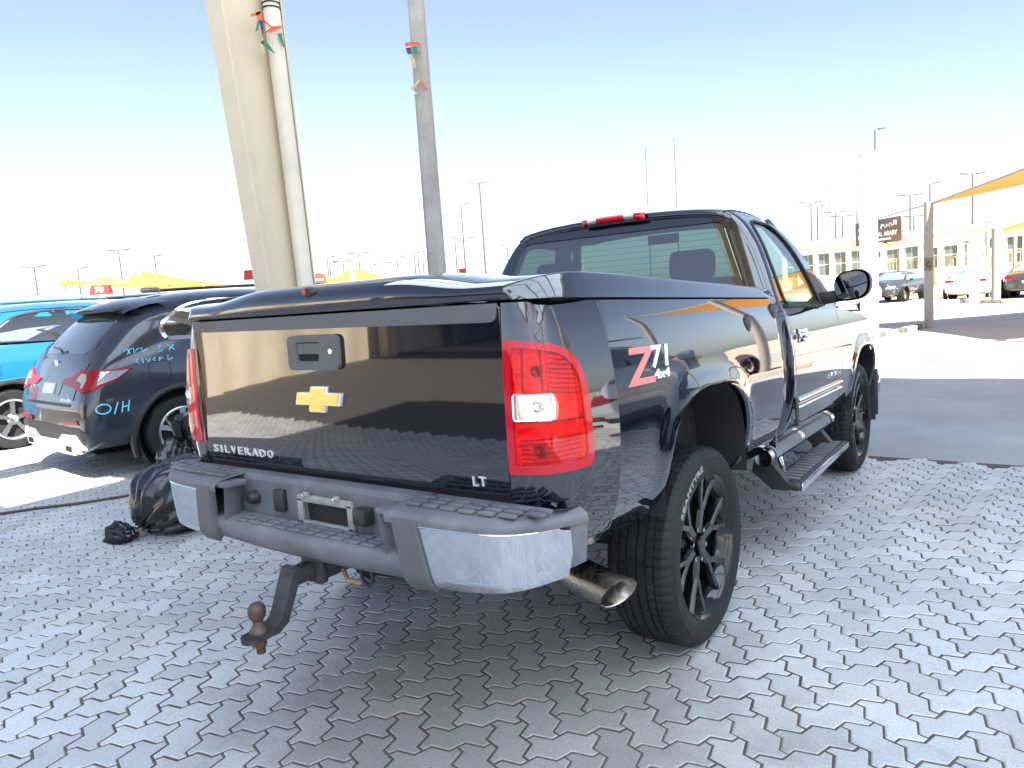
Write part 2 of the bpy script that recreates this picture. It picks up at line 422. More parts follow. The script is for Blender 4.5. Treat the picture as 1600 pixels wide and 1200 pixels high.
def paver_geo(vertical):
    """the same zigzag joint lines serve upright and lying stones, so each kind gets its own outline"""
    if not vertical: c = [(0, 0), (1, 0), (2, 0), (2, 1), (1, 1), (0, 1)]
    else: c = [(0, 0), (1, 0), (1, 1), (1, 2), (0, 2), (0, 1)]
    out = []
    for i in range(6): out += edge(c[i], c[(i+1) % 6])
    cx, cy = (1, .5) if not vertical else (.5, 1)
    o = [((p.x-cx)*PW, (p.y-cy)*PW) for p in out]
    a = inset(o, .0032); b = inset(o, .0082); n = len(o)
    V = [(x, y, -.03) for x, y in a]+[(x, y, -.0034) for x, y in a]+[(x, y, 0) for x, y in b]
    F = [(i, (i+1) % n, n+(i+1) % n, n+i) for i in range(n)]+[(n+i, n+(i+1) % n, 2*n+(i+1) % n, 2*n+i) for i in range(n)]+[tuple(range(2*n, 3*n))]
    return V, F
PANG = R(40.0); PO = Vector((.4, -1.3))
def lay_pavers():
    geo = [paver_geo(False), paver_geo(True)]; cs, sn = math.cos(PANG), math.sin(PANG)
    tiles = []
    for i in range(-150, 110):
        for j in range(-130, 130):
            k = (i-j) % 4
            if k not in (0, 3): continue
            vert = k == 3
            lx, ly = ((i+1)*PW, (j+.5)*PW) if not vert else ((i+.5)*PW, (j+1)*PW)
            x = PO.x+lx*cs-ly*sn; y = PO.y+lx*sn+ly*cs
            if y > YE-.06 or y < -7 or x < -10.5 or x > 6.0: continue
            v = Vector((x, y, 0))-CAM; zc = v.dot(_f); near = math.hypot(v.x, v.y) < 3.0 or (-10.4 < x < 3 and -6.9 < y < -.3) or (1.5 < x < 5.9 and -4 < y < YE)
            if zc < .1 and not near: continue
            px = v.dot(_r)/max(zc, .1)*FPX; py = -v.dot(_u)/max(zc, .1)*FPX
            vis = zc > .2 and abs(px) < 840 and abs(py) < 640
            if not vis and not near and not (zc > 0 and abs(px) < 1000 and abs(py) < 900): continue
            tiles.append((zc if vis else 99, x, y, vert))
    # under the truck and behind it nothing of the single stones shows
    def hidden(x, y): return (-.95 < x < .75 and -.75 < y < YE) 
    order = sorted(range(len(tiles)), key=lambda q: tiles[q][0]+(50 if hidden(tiles[q][1], tiles[q][2]) else 0))
    single = set(order[:300]); bV = []; bF = []; tone = []
    me = []
    for q, (V, F) in enumerate(geo):
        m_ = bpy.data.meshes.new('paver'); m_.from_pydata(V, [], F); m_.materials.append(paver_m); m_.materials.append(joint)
        for k_ in range(len(geo[q][0])//3): m_.polygons[k_].material_index = 1
        ca = m_.color_attributes.new('tone', 'FLOAT_COLOR', 'POINT'); ca.data.foreach_set('color', [1.0]*4*len(V)); me.append(m_)
    for q, (d, x, y, vert) in enumerate(tiles):
        dz = random.gauss(0, .0006)
        if q in single:
            o = bpy.data.objects.new('paver', me[int(vert)]); C.objects.link(o); o.parent = yard
            o.location = (x, y, dz); o.rotation_euler = (random.gauss(0, .0022), random.gauss(0, .0022), PANG+random.gauss(0, .007))
        else:
            V, F = geo[int(vert)]; k = len(bV); ta, tb = random.gauss(0, .0022), random.gauss(0, .0022); t = random.uniform(.86, 1.13)
            for vx, vy, vz in V:
                bV.append((x+vx*cs-vy*sn, y+vx*sn+vy*cs, vz+dz+ta*vx+tb*vy)); tone.append(t)
            bF += [tuple(i+k for i in f) for f in F]
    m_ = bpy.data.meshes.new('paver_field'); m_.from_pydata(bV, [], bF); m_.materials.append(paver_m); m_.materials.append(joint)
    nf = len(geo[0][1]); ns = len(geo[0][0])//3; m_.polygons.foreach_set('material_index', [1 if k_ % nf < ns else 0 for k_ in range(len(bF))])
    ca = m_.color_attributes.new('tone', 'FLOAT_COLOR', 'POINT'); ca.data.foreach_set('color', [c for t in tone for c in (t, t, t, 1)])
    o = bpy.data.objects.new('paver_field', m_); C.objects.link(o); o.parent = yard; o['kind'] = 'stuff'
lay_pavers()

kerb_w = mat('kerb_white', (.74, .73, .70), .7, var=.08, vscale=4, dirt=(.35, .3, .25), dirt_amt=.4)
kerb_t = mat('kerb_tan', (.42, .36, .29), .8, var=.1, vscale=4, dirt=(.25, .21, .17), dirt_amt=.4)
kerb_k = mat('kerb_black', (.07, .07, .07), .7, var=.1, dirt=(.3, .26, .2), dirt_amt=.5)
def kerb(label, pts, L_, h, w, mats, phase=0):
    """row of kerb stones along a polyline"""
    t = thing('kerb', label, 'kerb', (pts[0][0], pts[0][1], -.034)); base = Vector(t.location)
    i = phase
    for a, b in zip(pts[:-1], pts[1:]):
        a = Vector((*a, 0)); b = Vector((*b, 0)); d = (b-a); n = max(1, round(d.length/L_)); ang = math.atan2(d.y, d.x)
        for k in range(n):
            c = a+d*((k+.5)/n)
            B().box(Vector((c.x, c.y, h/2))-Vector((base.x, base.y, 0)), (d.length/n-.012, w, h), ang, .02).obj('kerb_stone', mats[i % len(mats)], t); i += 1
    return t
kerb('kerb of long white and tan painted stones beside the road beyond the truck', [(-14.2, 10.95), (1.84, 10.3), (9.2, 10.0)], 1.24, .20, .26, [kerb_w, kerb_t], 1)
sheet('median', -70, 60, 10.7, 13.95, .02, ground_mat('concrete_median', (.40, .36, .30), (.47, .43, .37), scale=.5))
kerb('low curved kerb running up to the grey shade sail post', [(-3.2, 14.1), (-1.6, 14.5), (-.85, 15.6), (-.45, 17.2), (-.35, 18.2)], .5, .15, .18, [kerb_t, kerb_k])
kerb('far kerb of short white and dark stones in front of the parked cars', [(-7.5, 30.4), (-2.9, 31.6), (.6, 33.0)], .62, .16, .22, [kerb_w, kerb_t])
kerb('short kerb of black stones in the shade at the right edge', [(-.1, 30.4), (3.6, 29.2)], 1.1, .17, .25, [kerb_k, kerb_t])
# ---------------------------------------------------------------- the black pickup
TRK = lambda v: Vector((v.x, v.y, v.z-.0401*(v.y-1.5)))      # nose-down stance of the body on its springs
paint = mat('black_paint', (.003, .0045, .010), .025, ior=1.75, coat=1.0)
plastic = mat('grey_step_plastic', (.105, .112, .125), .55, var=.18, vscale=9, bump=.25, bscale=220, dirt=(.22, .23, .24), dirt_amt=.45, dirt_scale=5)
trim = mat('black_trim', (.022, .023, .025), .45, bump=.15, bscale=300)
gtrim = mat('charcoal_trim', (.085, .088, .095), .5, bump=.2, bscale=260, dirt=(.16, .16, .16), dirt_amt=.3, dirt_scale=8)
rubber = mat('tyre_rubber', (.011, .012, .014), .55, ior=1.38, var=.2, vscale=14, dirt=(.03, .03, .03), dirt_amt=.4, dirt_scale=9)
chrome = mat('chrome', (.60, .615, .645), .10, metal=1.0, rvar=.03, vscale=5)
bright = mat('bright_chrome', (.85, .86, .88), .06, metal=1.0)
gold = mat('gold_emblem', (.88, .62, .16), .3, metal=.25, var=.06, vscale=40)
dark = mat('underbody_black', (.008, .008, .009), .8)
liner = mat('wheel_liner', (.012, .012, .014), .75, bump=.3, bscale=40)
letters = mat('silver_letters', (.80, .81, .83), .22, metal=.45)
steel = mat('hitch_steel', (.045, .047, .055), .45, metal=.5, var=.3, vscale=18, dirt=(.06, .05, .045), dirt_amt=.4, dirt_scale=14)
rust = mat('rusty_ball', (.085, .066, .056), .5, metal=.5, var=.3, vscale=22, dirt=(.15, .075, .035), dirt_amt=.6, dirt_scale=26)
stain_steel = mat('exhaust_steel', (.62, .59, .55), .16, metal=1.0, dirt=(.34, .25, .16), dirt_amt=.6, dirt_scale=9)
rimblk = mat('gloss_black_rim', (.004, .004, .005), .12, ior=1.45, coat=.35)
lamp_red = glass('red_lens', (1.0, .07, .085), 1.42)
lamp_edge = mat('red_lamp_border', (.46, .006, .02), .06, ior=1.45, coat=.4)
lamp_back = mat('lamp_reflector', (.90, .82, .82), .35, metal=.2, bump=1.0, bscale=85, stretch=(1, 1, 4), var=.45, vscale=16)
lamp_clear = glass('clear_lens', (.95, .96, .97), 1.6)
silver_ref = mat('silver_reflector', (.85, .86, .87), .22, metal=.9)
interior = mat('cab_interior', (.03, .03, .033), .8)
seatm = mat('seat_fabric', (.035, .035, .04), .9)
rear_glass = glass('tinted_rear_glass', (.15, .21, .18), 2.7)
side_glass = glass('tinted_side_glass', (.42, .52, .44), 2.3)
wind_glass = glass('windscreen_glass', (.62, .78, .66), 1.5)
white_letter = mat('grey_tyre_letters', (.30, .30, .31), .6)

truck = thing('pickup_truck', 'glossy black single cab pickup with hard bed cover, tow ball and black wheels', 'pickup truck')
OFF = spline([(.54, -.125), (.58, -.092), (.612, -.066), (.68, -.034), (.772, -.011), (.87, -.002), (.962, 0), (1.06, -.007), (1.157, -.019), (1.25, -.036), (1.30, -.050), (1.34, -.064)])
PLAN = [(.786, -1.062), (.838, -1.058), (.888, -1.041), (.928, -1.004), (.956, -.935), (.978, -.855), (.999, -.772)]
_S = [0]
for a_, b_ in zip(PLAN[:-1], PLAN[1:]): _S.append(_S[-1]+math.dist(a_, b_))
PX = spline(list(zip(_S, [p[0] for p in PLAN]))); PY = spline(list(zip(_S, [p[1] for p in PLAN]))); SMAX = _S[-1]
def corner(s, z):
    e = 1e-3; tx = PX(s+e)-PX(s-e); ty = PY(s+e)-PY(s-e); l = math.hypot(tx, ty); o = OFF(z)*min(1, .25+s/.16)
    return Vector((PX(s)+ty/l*o, PY(s)-tx/l*o, z))
ARCH_R, ARCH_F, AW, AZ0, AH = -.012, 3.042, .43, .60, .393
def rr_(y, z, yc): return (abs((y-yc)/AW)**2.9+(max(0, z-AZ0)/AH)**2.9)**(1/2.9)
def flare(y, z, yc):
    d = (rr_(y, z, yc)-1)*.41; return .016*math.exp(-(max(d, 0)/.055)**2) if d < .3 else 0
def bed_side(y, z):
    return Vector((.999+.006*math.sin(min(1, (y+.77)/.8)*math.pi/2)+OFF(z)+flare(y, z, ARCH_R)-.045*max(0, (y-.94)/.09)**2, y, z))
def cab_side(y, z):
    x = 1.004+OFF(z)+flare(y, z, ARCH_F)-.004*max(0, y-1.0)
    if y < 1.15: x -= .040*((1.15-y)/.09)**2
    if y > 3.3: x -= .16*((y-3.3)/.65)**2
    return Vector((x, y, z))
def mirror_fn(fn): return lambda u, v: Vector((-fn(u, v).x, fn(u, v).y, fn(u, v).z))
def arch_path(yc, y_from_front, zb, n=40):
    """from the front foot of the arch over the top to its rear foot"""
    out = []
    for i in range(n+1):
        a = math.pi*i/n; c, s = math.cos(a), math.sin(a)
        k = (abs(c)**2.9+abs(s)**2.9)**(-1/2.9); out.append((yc+AW*c*k, AZ0+AH*s*k))
    return [(yc+AW-.004, zb)]+out+[(yc-AW+.004, zb)]
ZT = 1.326
for side in (1, -1):
    mf = (lambda f: f) if side > 0 else mirror_fn; fl = side < 0
    # bed flank, opened for the wheel
    outer = [(-.772, .556), (-.772, ZT), (1.03, ZT), (1.03, .556)]+arch_path(ARCH_R, 1, .556)
    panel('bed_side', mf(bed_side), outer, paint, truck, res=.035, thick=.02, xf=TRK, flip=fl)
    panel('bed_corner', mf(corner), [(.0, .63), (.0, ZT), (SMAX-.0015, ZT), (SMAX-.0015, .556), (.12, .575)], paint, truck, res=.022, thick=.02, xf=TRK, flip=fl)
    # cab rear quarter, door, front wing
    panel('cab_quarter', mf(cab_side), [(1.062, .56), (1.062, 1.275), (1.176, 1.275), (1.176, .56)], paint, truck, res=.03, thick=.03, xf=TRK, flip=fl)
    door = panel('door', mf(cab_side), rounded([(1.186, .565), (1.186, 1.275), (2.30, 1.275), (2.30, .565)], [.05, .001, .001, .06]), paint, truck, res=.035, thick=.02, xf=TRK, flip=fl)
    wing = [(2.312, .565), (2.312, 1.262), (2.5, 1.255), (2.9, 1.225), (3.4, 1.17), (3.92, 1.09), (3.92, .62), (3.6, .58)]+arch_path(ARCH_F, 1, .57)
    panel('front_wing', mf(cab_side), wing, paint, truck, res=.04, thick=.02, xf=TRK, flip=fl)
    # wheel wells
    for yc in (ARCH_R, ARCH_F):
        b = B(TRK); path = arch_path(yc, 1, .57); b.patch(lambda i, x: Vector((x*side, path[int(i)][0], path[int(i)][1]+(.0))), range(len(path)), [.985, .80, .52])
        b.patch(lambda i, t: Vector((.52*side, path[int(i)][0], .57+(path[int(i)][1]-.57)*t)), range(len(path)), [0, .5, 1]); b.obj('wheel_well', liner, truck)
        if False: lip = B(TRK); lip.tube([Vector((side*((bed_side if yc < 1 else cab_side)(p[0], p[1]).x-.006), p[0], p[1])) for p in path[1:-1]], .009, 6); lip.obj('arch_lip', paint, truck)
    # rocker under the door
    B(TRK).box((.87*side, 1.72, .545), (.10, 1.30, .10), None, .03).obj('rocker_panel', trim, truck)
    # two chrome strips, door letters, handle
    b = B(TRK)
    for z in (.752, .79):
        pts = [cab_side(y, z+(y-1.2)*.006) for y in lin(1.215, 2.27, 14)]
        b.tube([Vector((side*(p.x+.006), p.y, p.z)) for p in pts], .0095, 8)
    b.obj('trim_strip', bright, door)
    B(TRK).box((side*1.003, 1.182, .735), (.012, .045, .15), None, .006).obj('door_edge_guard', trim, door)
    h = B(TRK); h.box((side*1.008, 1.36, 1.13), (.022, .20, .034), None, .012); h.box((side*.995, 1.36, 1.13), (.02, .15, .075), None, .01); h.obj('door_handle', bright, door)
    b = B(TRK); V, F = fit_text('SILVERADO', .34, .030, .004, .02)
    b.add([Vector((side*(cab_side(2.06+v.x*side, .86+v.y).x+.002+v.z), 2.06+v.x*side, .86+v.y+v.x*.0)) for v in V], F); b.obj('door_lettering', bright, door)

# Z71 4x4 decal on the near flank (thin film)
def flank_text(name, s, yc, zc, w, h, m, slant=0.0, bold=.02):
    V, F = fit_text(s, w, h, .0016, bold); b = B(TRK)
    b.add([Vector((bed_side(yc+v.x+slant*v.y, zc+v.y).x+.0012+v.z, yc+v.x+slant*v.y, zc+v.y)) for v in V], F); b.obj(name, m, truck)
red_film = mat('red_decal', (.66, .20, .19), .3); white_film = mat('white_decal', (.82, .83, .84), .35)
flank_text('decal_letter', 'Z', -.585, 1.112, .20, .12, red_film, .25, .02)
flank_text('decal_number', '71', -.445, 1.135, .13, .075, white_film, .25, .02)
flank_text('decal_lettering', '4x4', -.445, 1.077, .12, .032, white_film, .25, .03)
# body-side details: stake pocket caps and fuel flap
for nm, y, z, x in (('flank_plug', .515, 1.215, .003), ('filler_cap', .925, 1.262, .003)):
    b = B(TRK); p = bed_side(y, z); b.lathe([(0, .010), (.022, .009), (.028, 0), (.028, -.01)], (0, 0, 0), 'X', 20)
    b.V = [Vector((p.x+v.x, p.y+v.y*1.0, p.z+v.z*1.45)) for v in b.V]; b.obj(nm, trim, truck)

# --- tail lamps
LZ0, LZ1, LS = .833, 1.221, .276
for side in (1, -1):
    mf = (lambda f: f) if side > 0 else mirror_fn; fl = side < 0
    outl = rounded([(.006, LZ0), (.006, LZ1), (LS-.01, LZ1-.03), (LS, LZ0+.012)], [.006, .012, .14, .03], 10)
    inn = rounded([(.030, LZ0+.028), (.030, LZ1-.022), (LS-.035, LZ1-.05), (LS-.024, LZ0+.038)], [.008, .012, .115, .02], 10)
    lamp = panel('tail_lamp', mf(corner), outl, lamp_edge, truck, holes=[inn], res=.014, thick=.016, off=.012, xf=TRK, flip=fl)
    panel('lamp_reflector', mf(corner), inn, lamp_back, lamp, res=.016, thick=0, off=.0015, xf=TRK, flip=fl)
    rv = rounded([(.036, .990), (.036, 1.066), (.150, 1.066), (.158, 1.03), (.150, .990)], .010, 4)
    panel('lamp_lens', mf(corner), inn, lamp_red, lamp, holes=[rv], res=.016, thick=0, off=.0135, xf=TRK, flip=fl)
    panel('reversing_reflector', mf(corner), rv, silver_ref, lamp, res=.012, thick=.0, off=.004, xf=TRK, flip=fl)
    panel('reversing_lens', mf(corner), rv, lamp_clear, lamp, res=.012, thick=.004, off=.0155, xf=TRK, flip=fl)
    fr = B(TRK); fr.tube([mf(corner)(s, z)+Vector((0, -.015, 0)) for s, z in rv], .0028, 6, closed=True); fr.obj('lens_frame', silver_ref, lamp)
    for s, z, r_ in ((.105, 1.03, .017), (.105, .905, .019), (.105, 1.13, .016)):
        p = mf(corner)(s, z); e = B(TRK); e.lathe([(0, -.004), (r_*.45, -.004), (r_*.55, -.010), (r_, -.011), (r_*1.1, 0)], p, 'Y', 18); e.obj('bulb_cup', silver_ref if z > 1 and z < 1.1 else mat('bulb_cup_red', (.25, .01, .015), .2, metal=.3), lamp)
    # moulded facets and ribs behind the lens
    fb = B(TRK)
    for k in range(7):
        z = .85+k*.0135; a = mf(corner)(.06, z); 
        fb.tube([mf(corner)(s, z+.012*(s/.2))+Vector((side*.004, -.004, 0)) for s in lin(.045, .235, 9)], .0022, 5)
    for k in range(9):
        z = 1.085+k*.0135; fb.tube([mf(corner)(s, z-.02*(s/.2))+Vector((side*.004, -.004, 0)) for s in lin(.14, .235, 6)], .0022, 5)
    for s in (.06, .12): fb.tube([mf(corner)(s, z)+Vector((side*.003, -.005, 0)) for z in lin(1.075, 1.20, 6)], .0035, 5)
    fb.tube([mf(corner)(s, .99)+Vector((side*.004, -.004, 0)) for s in lin(.035, .245, 8)], .0035, 5)
    fb.obj('lamp_rib', mat('lamp_rib_grey', (.30, .26, .26), .4), lamp)

# --- tailgate
def tg(x, z):
    t = (z-.758)/.562
    return Vector((x, -1.069+.009*t+.010*(x/.78)**2+.010*max(0, (.86-z)/.1)**2+.004*math.sin(t*math.pi), z))
tail = panel('tailgate', tg, rounded([(-.778, .758), (.778, .758), (.778, 1.322), (-.778, 1.322)], .018), paint, truck, res=.035, thick=.03, xf=TRK)
panel('tailgate_cap', tg, rounded([(-.765, 1.284), (.768, 1.272), (.772, 1.326), (-.772, 1.326)], [.01, .045, .004, .004]), gtrim, tail, res=.03, thick=.012, off=.007, xf=TRK)
# handle bezel, recess and lever
hx, hz = -.022, 1.195
bez = rounded([(-.135, -.061), (.130, -.061), (.134, .061), (-.132, .061)], .028, 6); hol = rounded([(-.088, -.030), (.032, -.030), (.042, .037), (-.088, .037)], .006, 4)
def on_tg(d): return lambda a, b: tg(hx+a, hz+b)+Vector((0, -d, 0))
hb = panel('handle_bezel', on_tg(.0), bez, gtrim, tail, holes=[hol], res=.015, thick=.018, off=.017, xf=TRK)
panel('handle_recess', on_tg(0), rounded([(-.092, -.034), (.046, -.034), (.046, .041), (-.092, .041)], .006), dark, hb, res=.03, thick=0, off=.002, xf=TRK)
panel('handle_lever', on_tg(0), rounded([(-.083, -.004), (.034, -.004), (.036, .034), (-.083, .034)], .005), gtrim, hb, res=.02, thick=.01, off=.013, xf=TRK)
p = on_tg(.018)(.098, .004); b = B(TRK); b.lathe([(0, -.003), (.009, -.003), (.010, 0)], p, 'Y', 16); b.obj('handle_lock', silver_ref, hb)
b = B(TRK)
# bow tie emblem
bt = [(-.120, -.021), (-.040, -.021), (-.046, -.045), (.034, -.045), (.041, -.021), (.112, -.021), (.126, .023), (.046, .023), (.051, .045), (-.028, .045), (-.034, .023), (-.106, .023)]
bt = [(x+.0, y) for x, y in bt]
ex, ez = -.022, 1.031
panel('emblem_rim', lambda a, b_: tg(ex+a, ez+b_), bt, letters, tail, res=.02, thick=.014, off=.014, xf=TRK)
panel('emblem', lambda a, b_: tg(ex+a*.93, ez+b_*.88), bt, gold, tail, res=.02, thick=.006, off=.0185, xf=TRK)
def tg_text(name, s, xc, zc, w, h, bold=.02, sp=1.0):
    V, F = fit_text(s, w, h, .006, bold, sp); b = B(TRK); b.add([tg(xc+v.x, zc+v.y)+Vector((0, -v.z-.001, 0)) for v in V], F); b.obj(name, letters, tail, True, 30)
for i_, ch in enumerate('SILVERADO'):
    wd = {'I': .011, 'L': .028, 'E': .030}.get(ch, .035)
    xs = [-.699, -.660, -.622, -.575, -.528, -.480, -.431, -.382, -.333][i_]
    tg_text('letter', ch, xs, .813, wd, .030, .012)
tg_text('letter', 'L', .655, .798, .020, .030, .015); tg_text('letter', 'T', .683, .800, .026, .030, .015)

# --- hard lid over the bed
WL = spline([(-1.09, .785), (-1.055, .845), (-1.02, .895), (-.96, .925), (-.86, .938), (-.6, .944), (1.1, .944)])
PRF = [(-1.058, 0), (-1.067, .012), (-1.068, .022), (-1.064, .033), (-1.054, .043), (-1.036, .052), (-1.008, .060), (-.97, .067), (-.92, .073), (-.86, .077), (-.78, .079), (-.68, .079)]+[(y, .079-.029*(y+.6)/1.6) for y in lin(-.55, 1.035, 12)]+[(1.04, .03), (1.04, 0)]
US = [-1.0, -.995, -.985, -.972, -.962, -.956, -.94, -.91, -.86]+lin(-.78, .78, 25)+[.86, .91, .94, .956, .962, .972, .985, .995, 1.0]
def lidp(u, i):
    y, h = PRF[int(i)]; e = min(1, (1-abs(u))/.040)**.85
    t = max(0, min(1, (.80-abs(u))/.42)); bump = t*t*(3-2*t)
    edge_ = min(1, h/.06)
    yy = y+.022*(abs(u)**4)*(1 if y < -.9 else 0) 
    return Vector((u*WL(y), yy, 1.334+h*e+.036*bump*edge_*max(.55, 1-.2*(y+1))))
lb = B(TRK); lb.patch(lidp, US, range(len(PRF))); lid = lb.obj('bed_cover', paint, truck, True, 60)
for p_ in lid.data.polygons: pass
b = B(TRK); b.box((0, 0, 1.3305), (1.80, 1.90, .006)); b.obj('bed_cover_seal', dark, lid)
b = B(TRK); b.lathe([(0, -.016), (.022, -.014), (.032, -.006), (.034, .01)], (0, 0, 0), 'Y', 24)
b.V = [Vector((-.035+v.x*1.15, -1.052+v.y, 1.405+v.z*.58)) for v in b.V]; lt = b.obj('cover_lock', trim, lid)
b = B(TRK); b.box((-.04, -1.070, 1.406), (.018, .006, .022), None, .004); b.obj('lock_tab', mat('lock_red', (.35, .06, .05), .4), lid)
# bed inner block so that no light leaks (closed box under the lid)
b = B(TRK); b.box((0, 0, .95), (1.52, 2.04, .70)); b.obj('bed_box', dark, truck)
b = B(TRK); b.box((0, -1.03, .93), (1.62, .02, .70)); b.obj('bed_rear_frame', dark, truck)

# --- cab
QZ = [(1.262, .963), (1.31, .945), (1.36, .925), (1.50, .875), (1.62, .825), (1.72, .765), (1.765, .727), (1.80, .686), (1.832, .625)]
QX = spline(QZ)
def side_up(y, z):
    return Vector((QX(z)-.10*max(0, (y-1.75))**2*(z-1.27)*1.2, y, z))
def yback(z): return 1.045+max(0, z-1.30)*.29 if z > 1.30 else 1.045
def back(x, z):
    return Vector((x, yback(z)+.016*(x/.8)**2, z))
QB = lambda z: QX(z)*.945-.004
back_outer = [(-QB(z), z) for z in lin(1.26, 1.80, 14)]+[(-.58, 1.822), (0, 1.840), (.58, 1.822)]+[(QB(z), z) for z in reversed(lin(1.26, 1.80, 14))]
for side in (1, -1):
    b = B(TRK)
    def cabc(t, z):
        a = t*math.pi/2; x0 = QB(z)-.001; y0 = back(x0, z).y; x1 = QX(z)+.0015; y1 = yback(z)+.078
        return Vector((side*(x0+(x1-x0)*math.sin(a)), y0+(y1-y0)*(1-math.cos(a)), z))
    b.patch(cabc, lin(0, 1, 12), lin(1.262, 1.806, 22)); b.obj('cab_corner', paint, truck, True, 80)
win = rounded([(-.79, 1.37), (.79, 1.37), (.640, 1.757), (-.640, 1.757)], [.05, .05, .045, .045], 6)
panel('cab_back', back, back_outer, paint, truck, holes=[win], res=.04, thick=.03, xf=TRK)
gl = rounded([(-.785, 1.374), (.785, 1.374), (.637, 1.753), (-.637, 1.753)], [.05, .05, .045, .045], 6)
gl_in = rounded([(-.750, 1.39), (.750, 1.39), (.615, 1.735), (-.615, 1.735)], [.05, .05, .045, .045], 6)
rw = panel('rear_window', back, gl, rear_glass, truck, res=.05, thick=0, off=-.004, xf=TRK)
panel('window_border', back, gl, trim, rw, holes=[gl_in], res=.03, thick=0, off=-.008, xf=TRK)
b = B(TRK)
for k in range(9):
    z = 1.43+k*.034; hw = .755-(z-1.39)*.41; b.tube([back(x, z)+Vector((0, .007, 0)) for x in lin(-hw, hw, 12)], .0009, 4)
b.obj('heater_wires', mat('heater_wire', (.20, .12, .06), .5), rw)
b = B(TRK); b.box((0, 1.06, .92), (1.86, .03, .72)); b.obj('cab_lower_back', paint, truck)
# roof
RT = spline([(-.72, -.105), (-.686, -.072), (-.625, -.040), (-.40, -.012), (0, 0), (.40, -.012), (.625, -.040), (.686, -.072), (.72, -.105)])
RL = spline([(1.16, 1.845), (1.22, 1.861), (1.35, 1.874), (1.6, 1.878), (1.8, 1.866), (1.92, 1.848)])
roof = panel('roof', lambda x, y: Vector((x, y, RL(y)+RT(x))), [(-.686, 1.185), (-.3, 1.178), (.3, 1.178), (.686, 1.185), (.686, 1.80), (.55, 1.90), (-.55, 1.90), (-.686, 1.80)], paint, truck, res=.045, thick=.04, xf=TRK)
b = B(TRK)
for s_ in (1, -1): b.tube([Vector((s_*.648, y, RL(y)+RT(.648)+.001)) for y in lin(1.19, 1.82, 12)], .004, 6)
b.obj('roof_seam', trim, roof)
# high brake lamp
b = B(TRK); b.patch(lambda x, t: Vector((x, 1.172-.030*math.sin(t)*(1-abs(x/.205)**6)**.5-.01, 1.834+.021*math.cos(t)+.006*(1-(x/.2)**2))), lin(-.2049, .2049, 30), lin(-.4, math.pi+.2, 10))
bl = b.obj('high_brake_lamp', lamp_edge, truck, True, 70)
for x in (-.125, .115):
    b = B(TRK); b.patch(lambda u, t: Vector((u, 1.170-.032*math.sin(t)*(1-abs(u/.205)**6)**.5-.01, 1.834+.022*math.cos(t)+.006*(1-(u/.2)**2))), lin(x-.03, x+.03, 5), lin(.15, math.pi-.1, 8)); b.obj('cargo_lens', silver_ref, bl)
# sides of the glasshouse
for side in (1, -1):
    mf = (lambda f: f) if side > 0 else mirror_fn; fl = side < 0
    fo = [(yback(z)+.070, z) for z in lin(1.266, 1.80, 9)]+[(1.70, 1.812), (1.82, 1.795), (1.93, 1.70), (2.04, 1.58), (2.17, 1.43), (2.32, 1.266)]
    wo_ = rounded([(1.215, 1.305), (1.97, 1.305), (1.90, 1.50), (1.80, 1.66), (1.71, 1.765), (1.42, 1.772), (1.32, 1.745), (1.25, 1.58)], [.03, .03, .15, .15, .05, .1, .06, .2], 5)
    fr = panel('window_frame', mf(side_up), fo, paint, truck, holes=[wo_], res=.035, thick=.03, xf=TRK, flip=fl)
    sw = panel('side_window', mf(side_up), wo_, side_glass, truck, res=.05, thick=0, off=-.006, xf=TRK, flip=fl)
    b = B(TRK); b.tube([mf(side_up)(y, z)+Vector((side*.003, 0, 0)) for y, z in wo_], .007, 6, closed=True); b.obj('window_seal', trim, sw)
    b = B(TRK); b.tube([mf(side_up)(y, 1.292)+Vector((side*.008, 0, 0)) for y in lin(1.2, 2.0, 8)], .012, 6); b.obj('belt_moulding', trim, sw)
    panel('mirror_sail', mf(side_up), [(1.955, 1.30), (2.24, 1.30), (2.06, 1.47), (1.925, 1.49)], trim, truck, res=.06, thick=.01, off=.010, xf=TRK, flip=fl)
    # door mirror
    b = B(TRK); cen = Vector((side*1.122, 1.975, 1.395))
    for_ = []
    prof = [(1.0, 0.0), (1.02, .035), (.98, .09), (.82, .14), (.5, .175), (.0, .185)]
    def msec(a, i):
        k, d = prof[int(i)]; n_ = 2.7; c_, s_ = math.cos(a), math.sin(a); q = (abs(c_)**n_+abs(s_)**n_)**(-1/n_)
        return cen+Vector((side*.098*k*c_*q*(1+.06*c_), d-.03, .088*k*s_*q+.012*c_))
    b.patch(msec, lin(0, 2*math.pi, 37), range(len(prof))); mir = b.obj('door_mirror', trim, truck, True, 60)
    b = B(TRK); b.prism([(.088*math.cos(a)*(abs(math.cos(a))**2.7+abs(math.sin(a))**2.7)**(-1/2.7), .078*math.sin(a)*(abs(math.cos(a))**2.7+abs(math.sin(a))**2.7)**(-1/2.7)) for a in lin(0, 2*math.pi, 33)[:-1]], lambda a, b_, d: cen+Vector((side*a, -.028+d, b_+.012*a/.1)), 0, .012); b.obj('mirror_glass', mat('mirror_glass', (.16, .16, .18), .02, metal=1.0), mir, False)
    b = B(TRK); b.box((side*1.01, 2.01, 1.335), (.20, .07, .075), Matrix.Rotation(side*-.12, 3, 'Y'), .025); b.obj('mirror_arm', trim, mir)
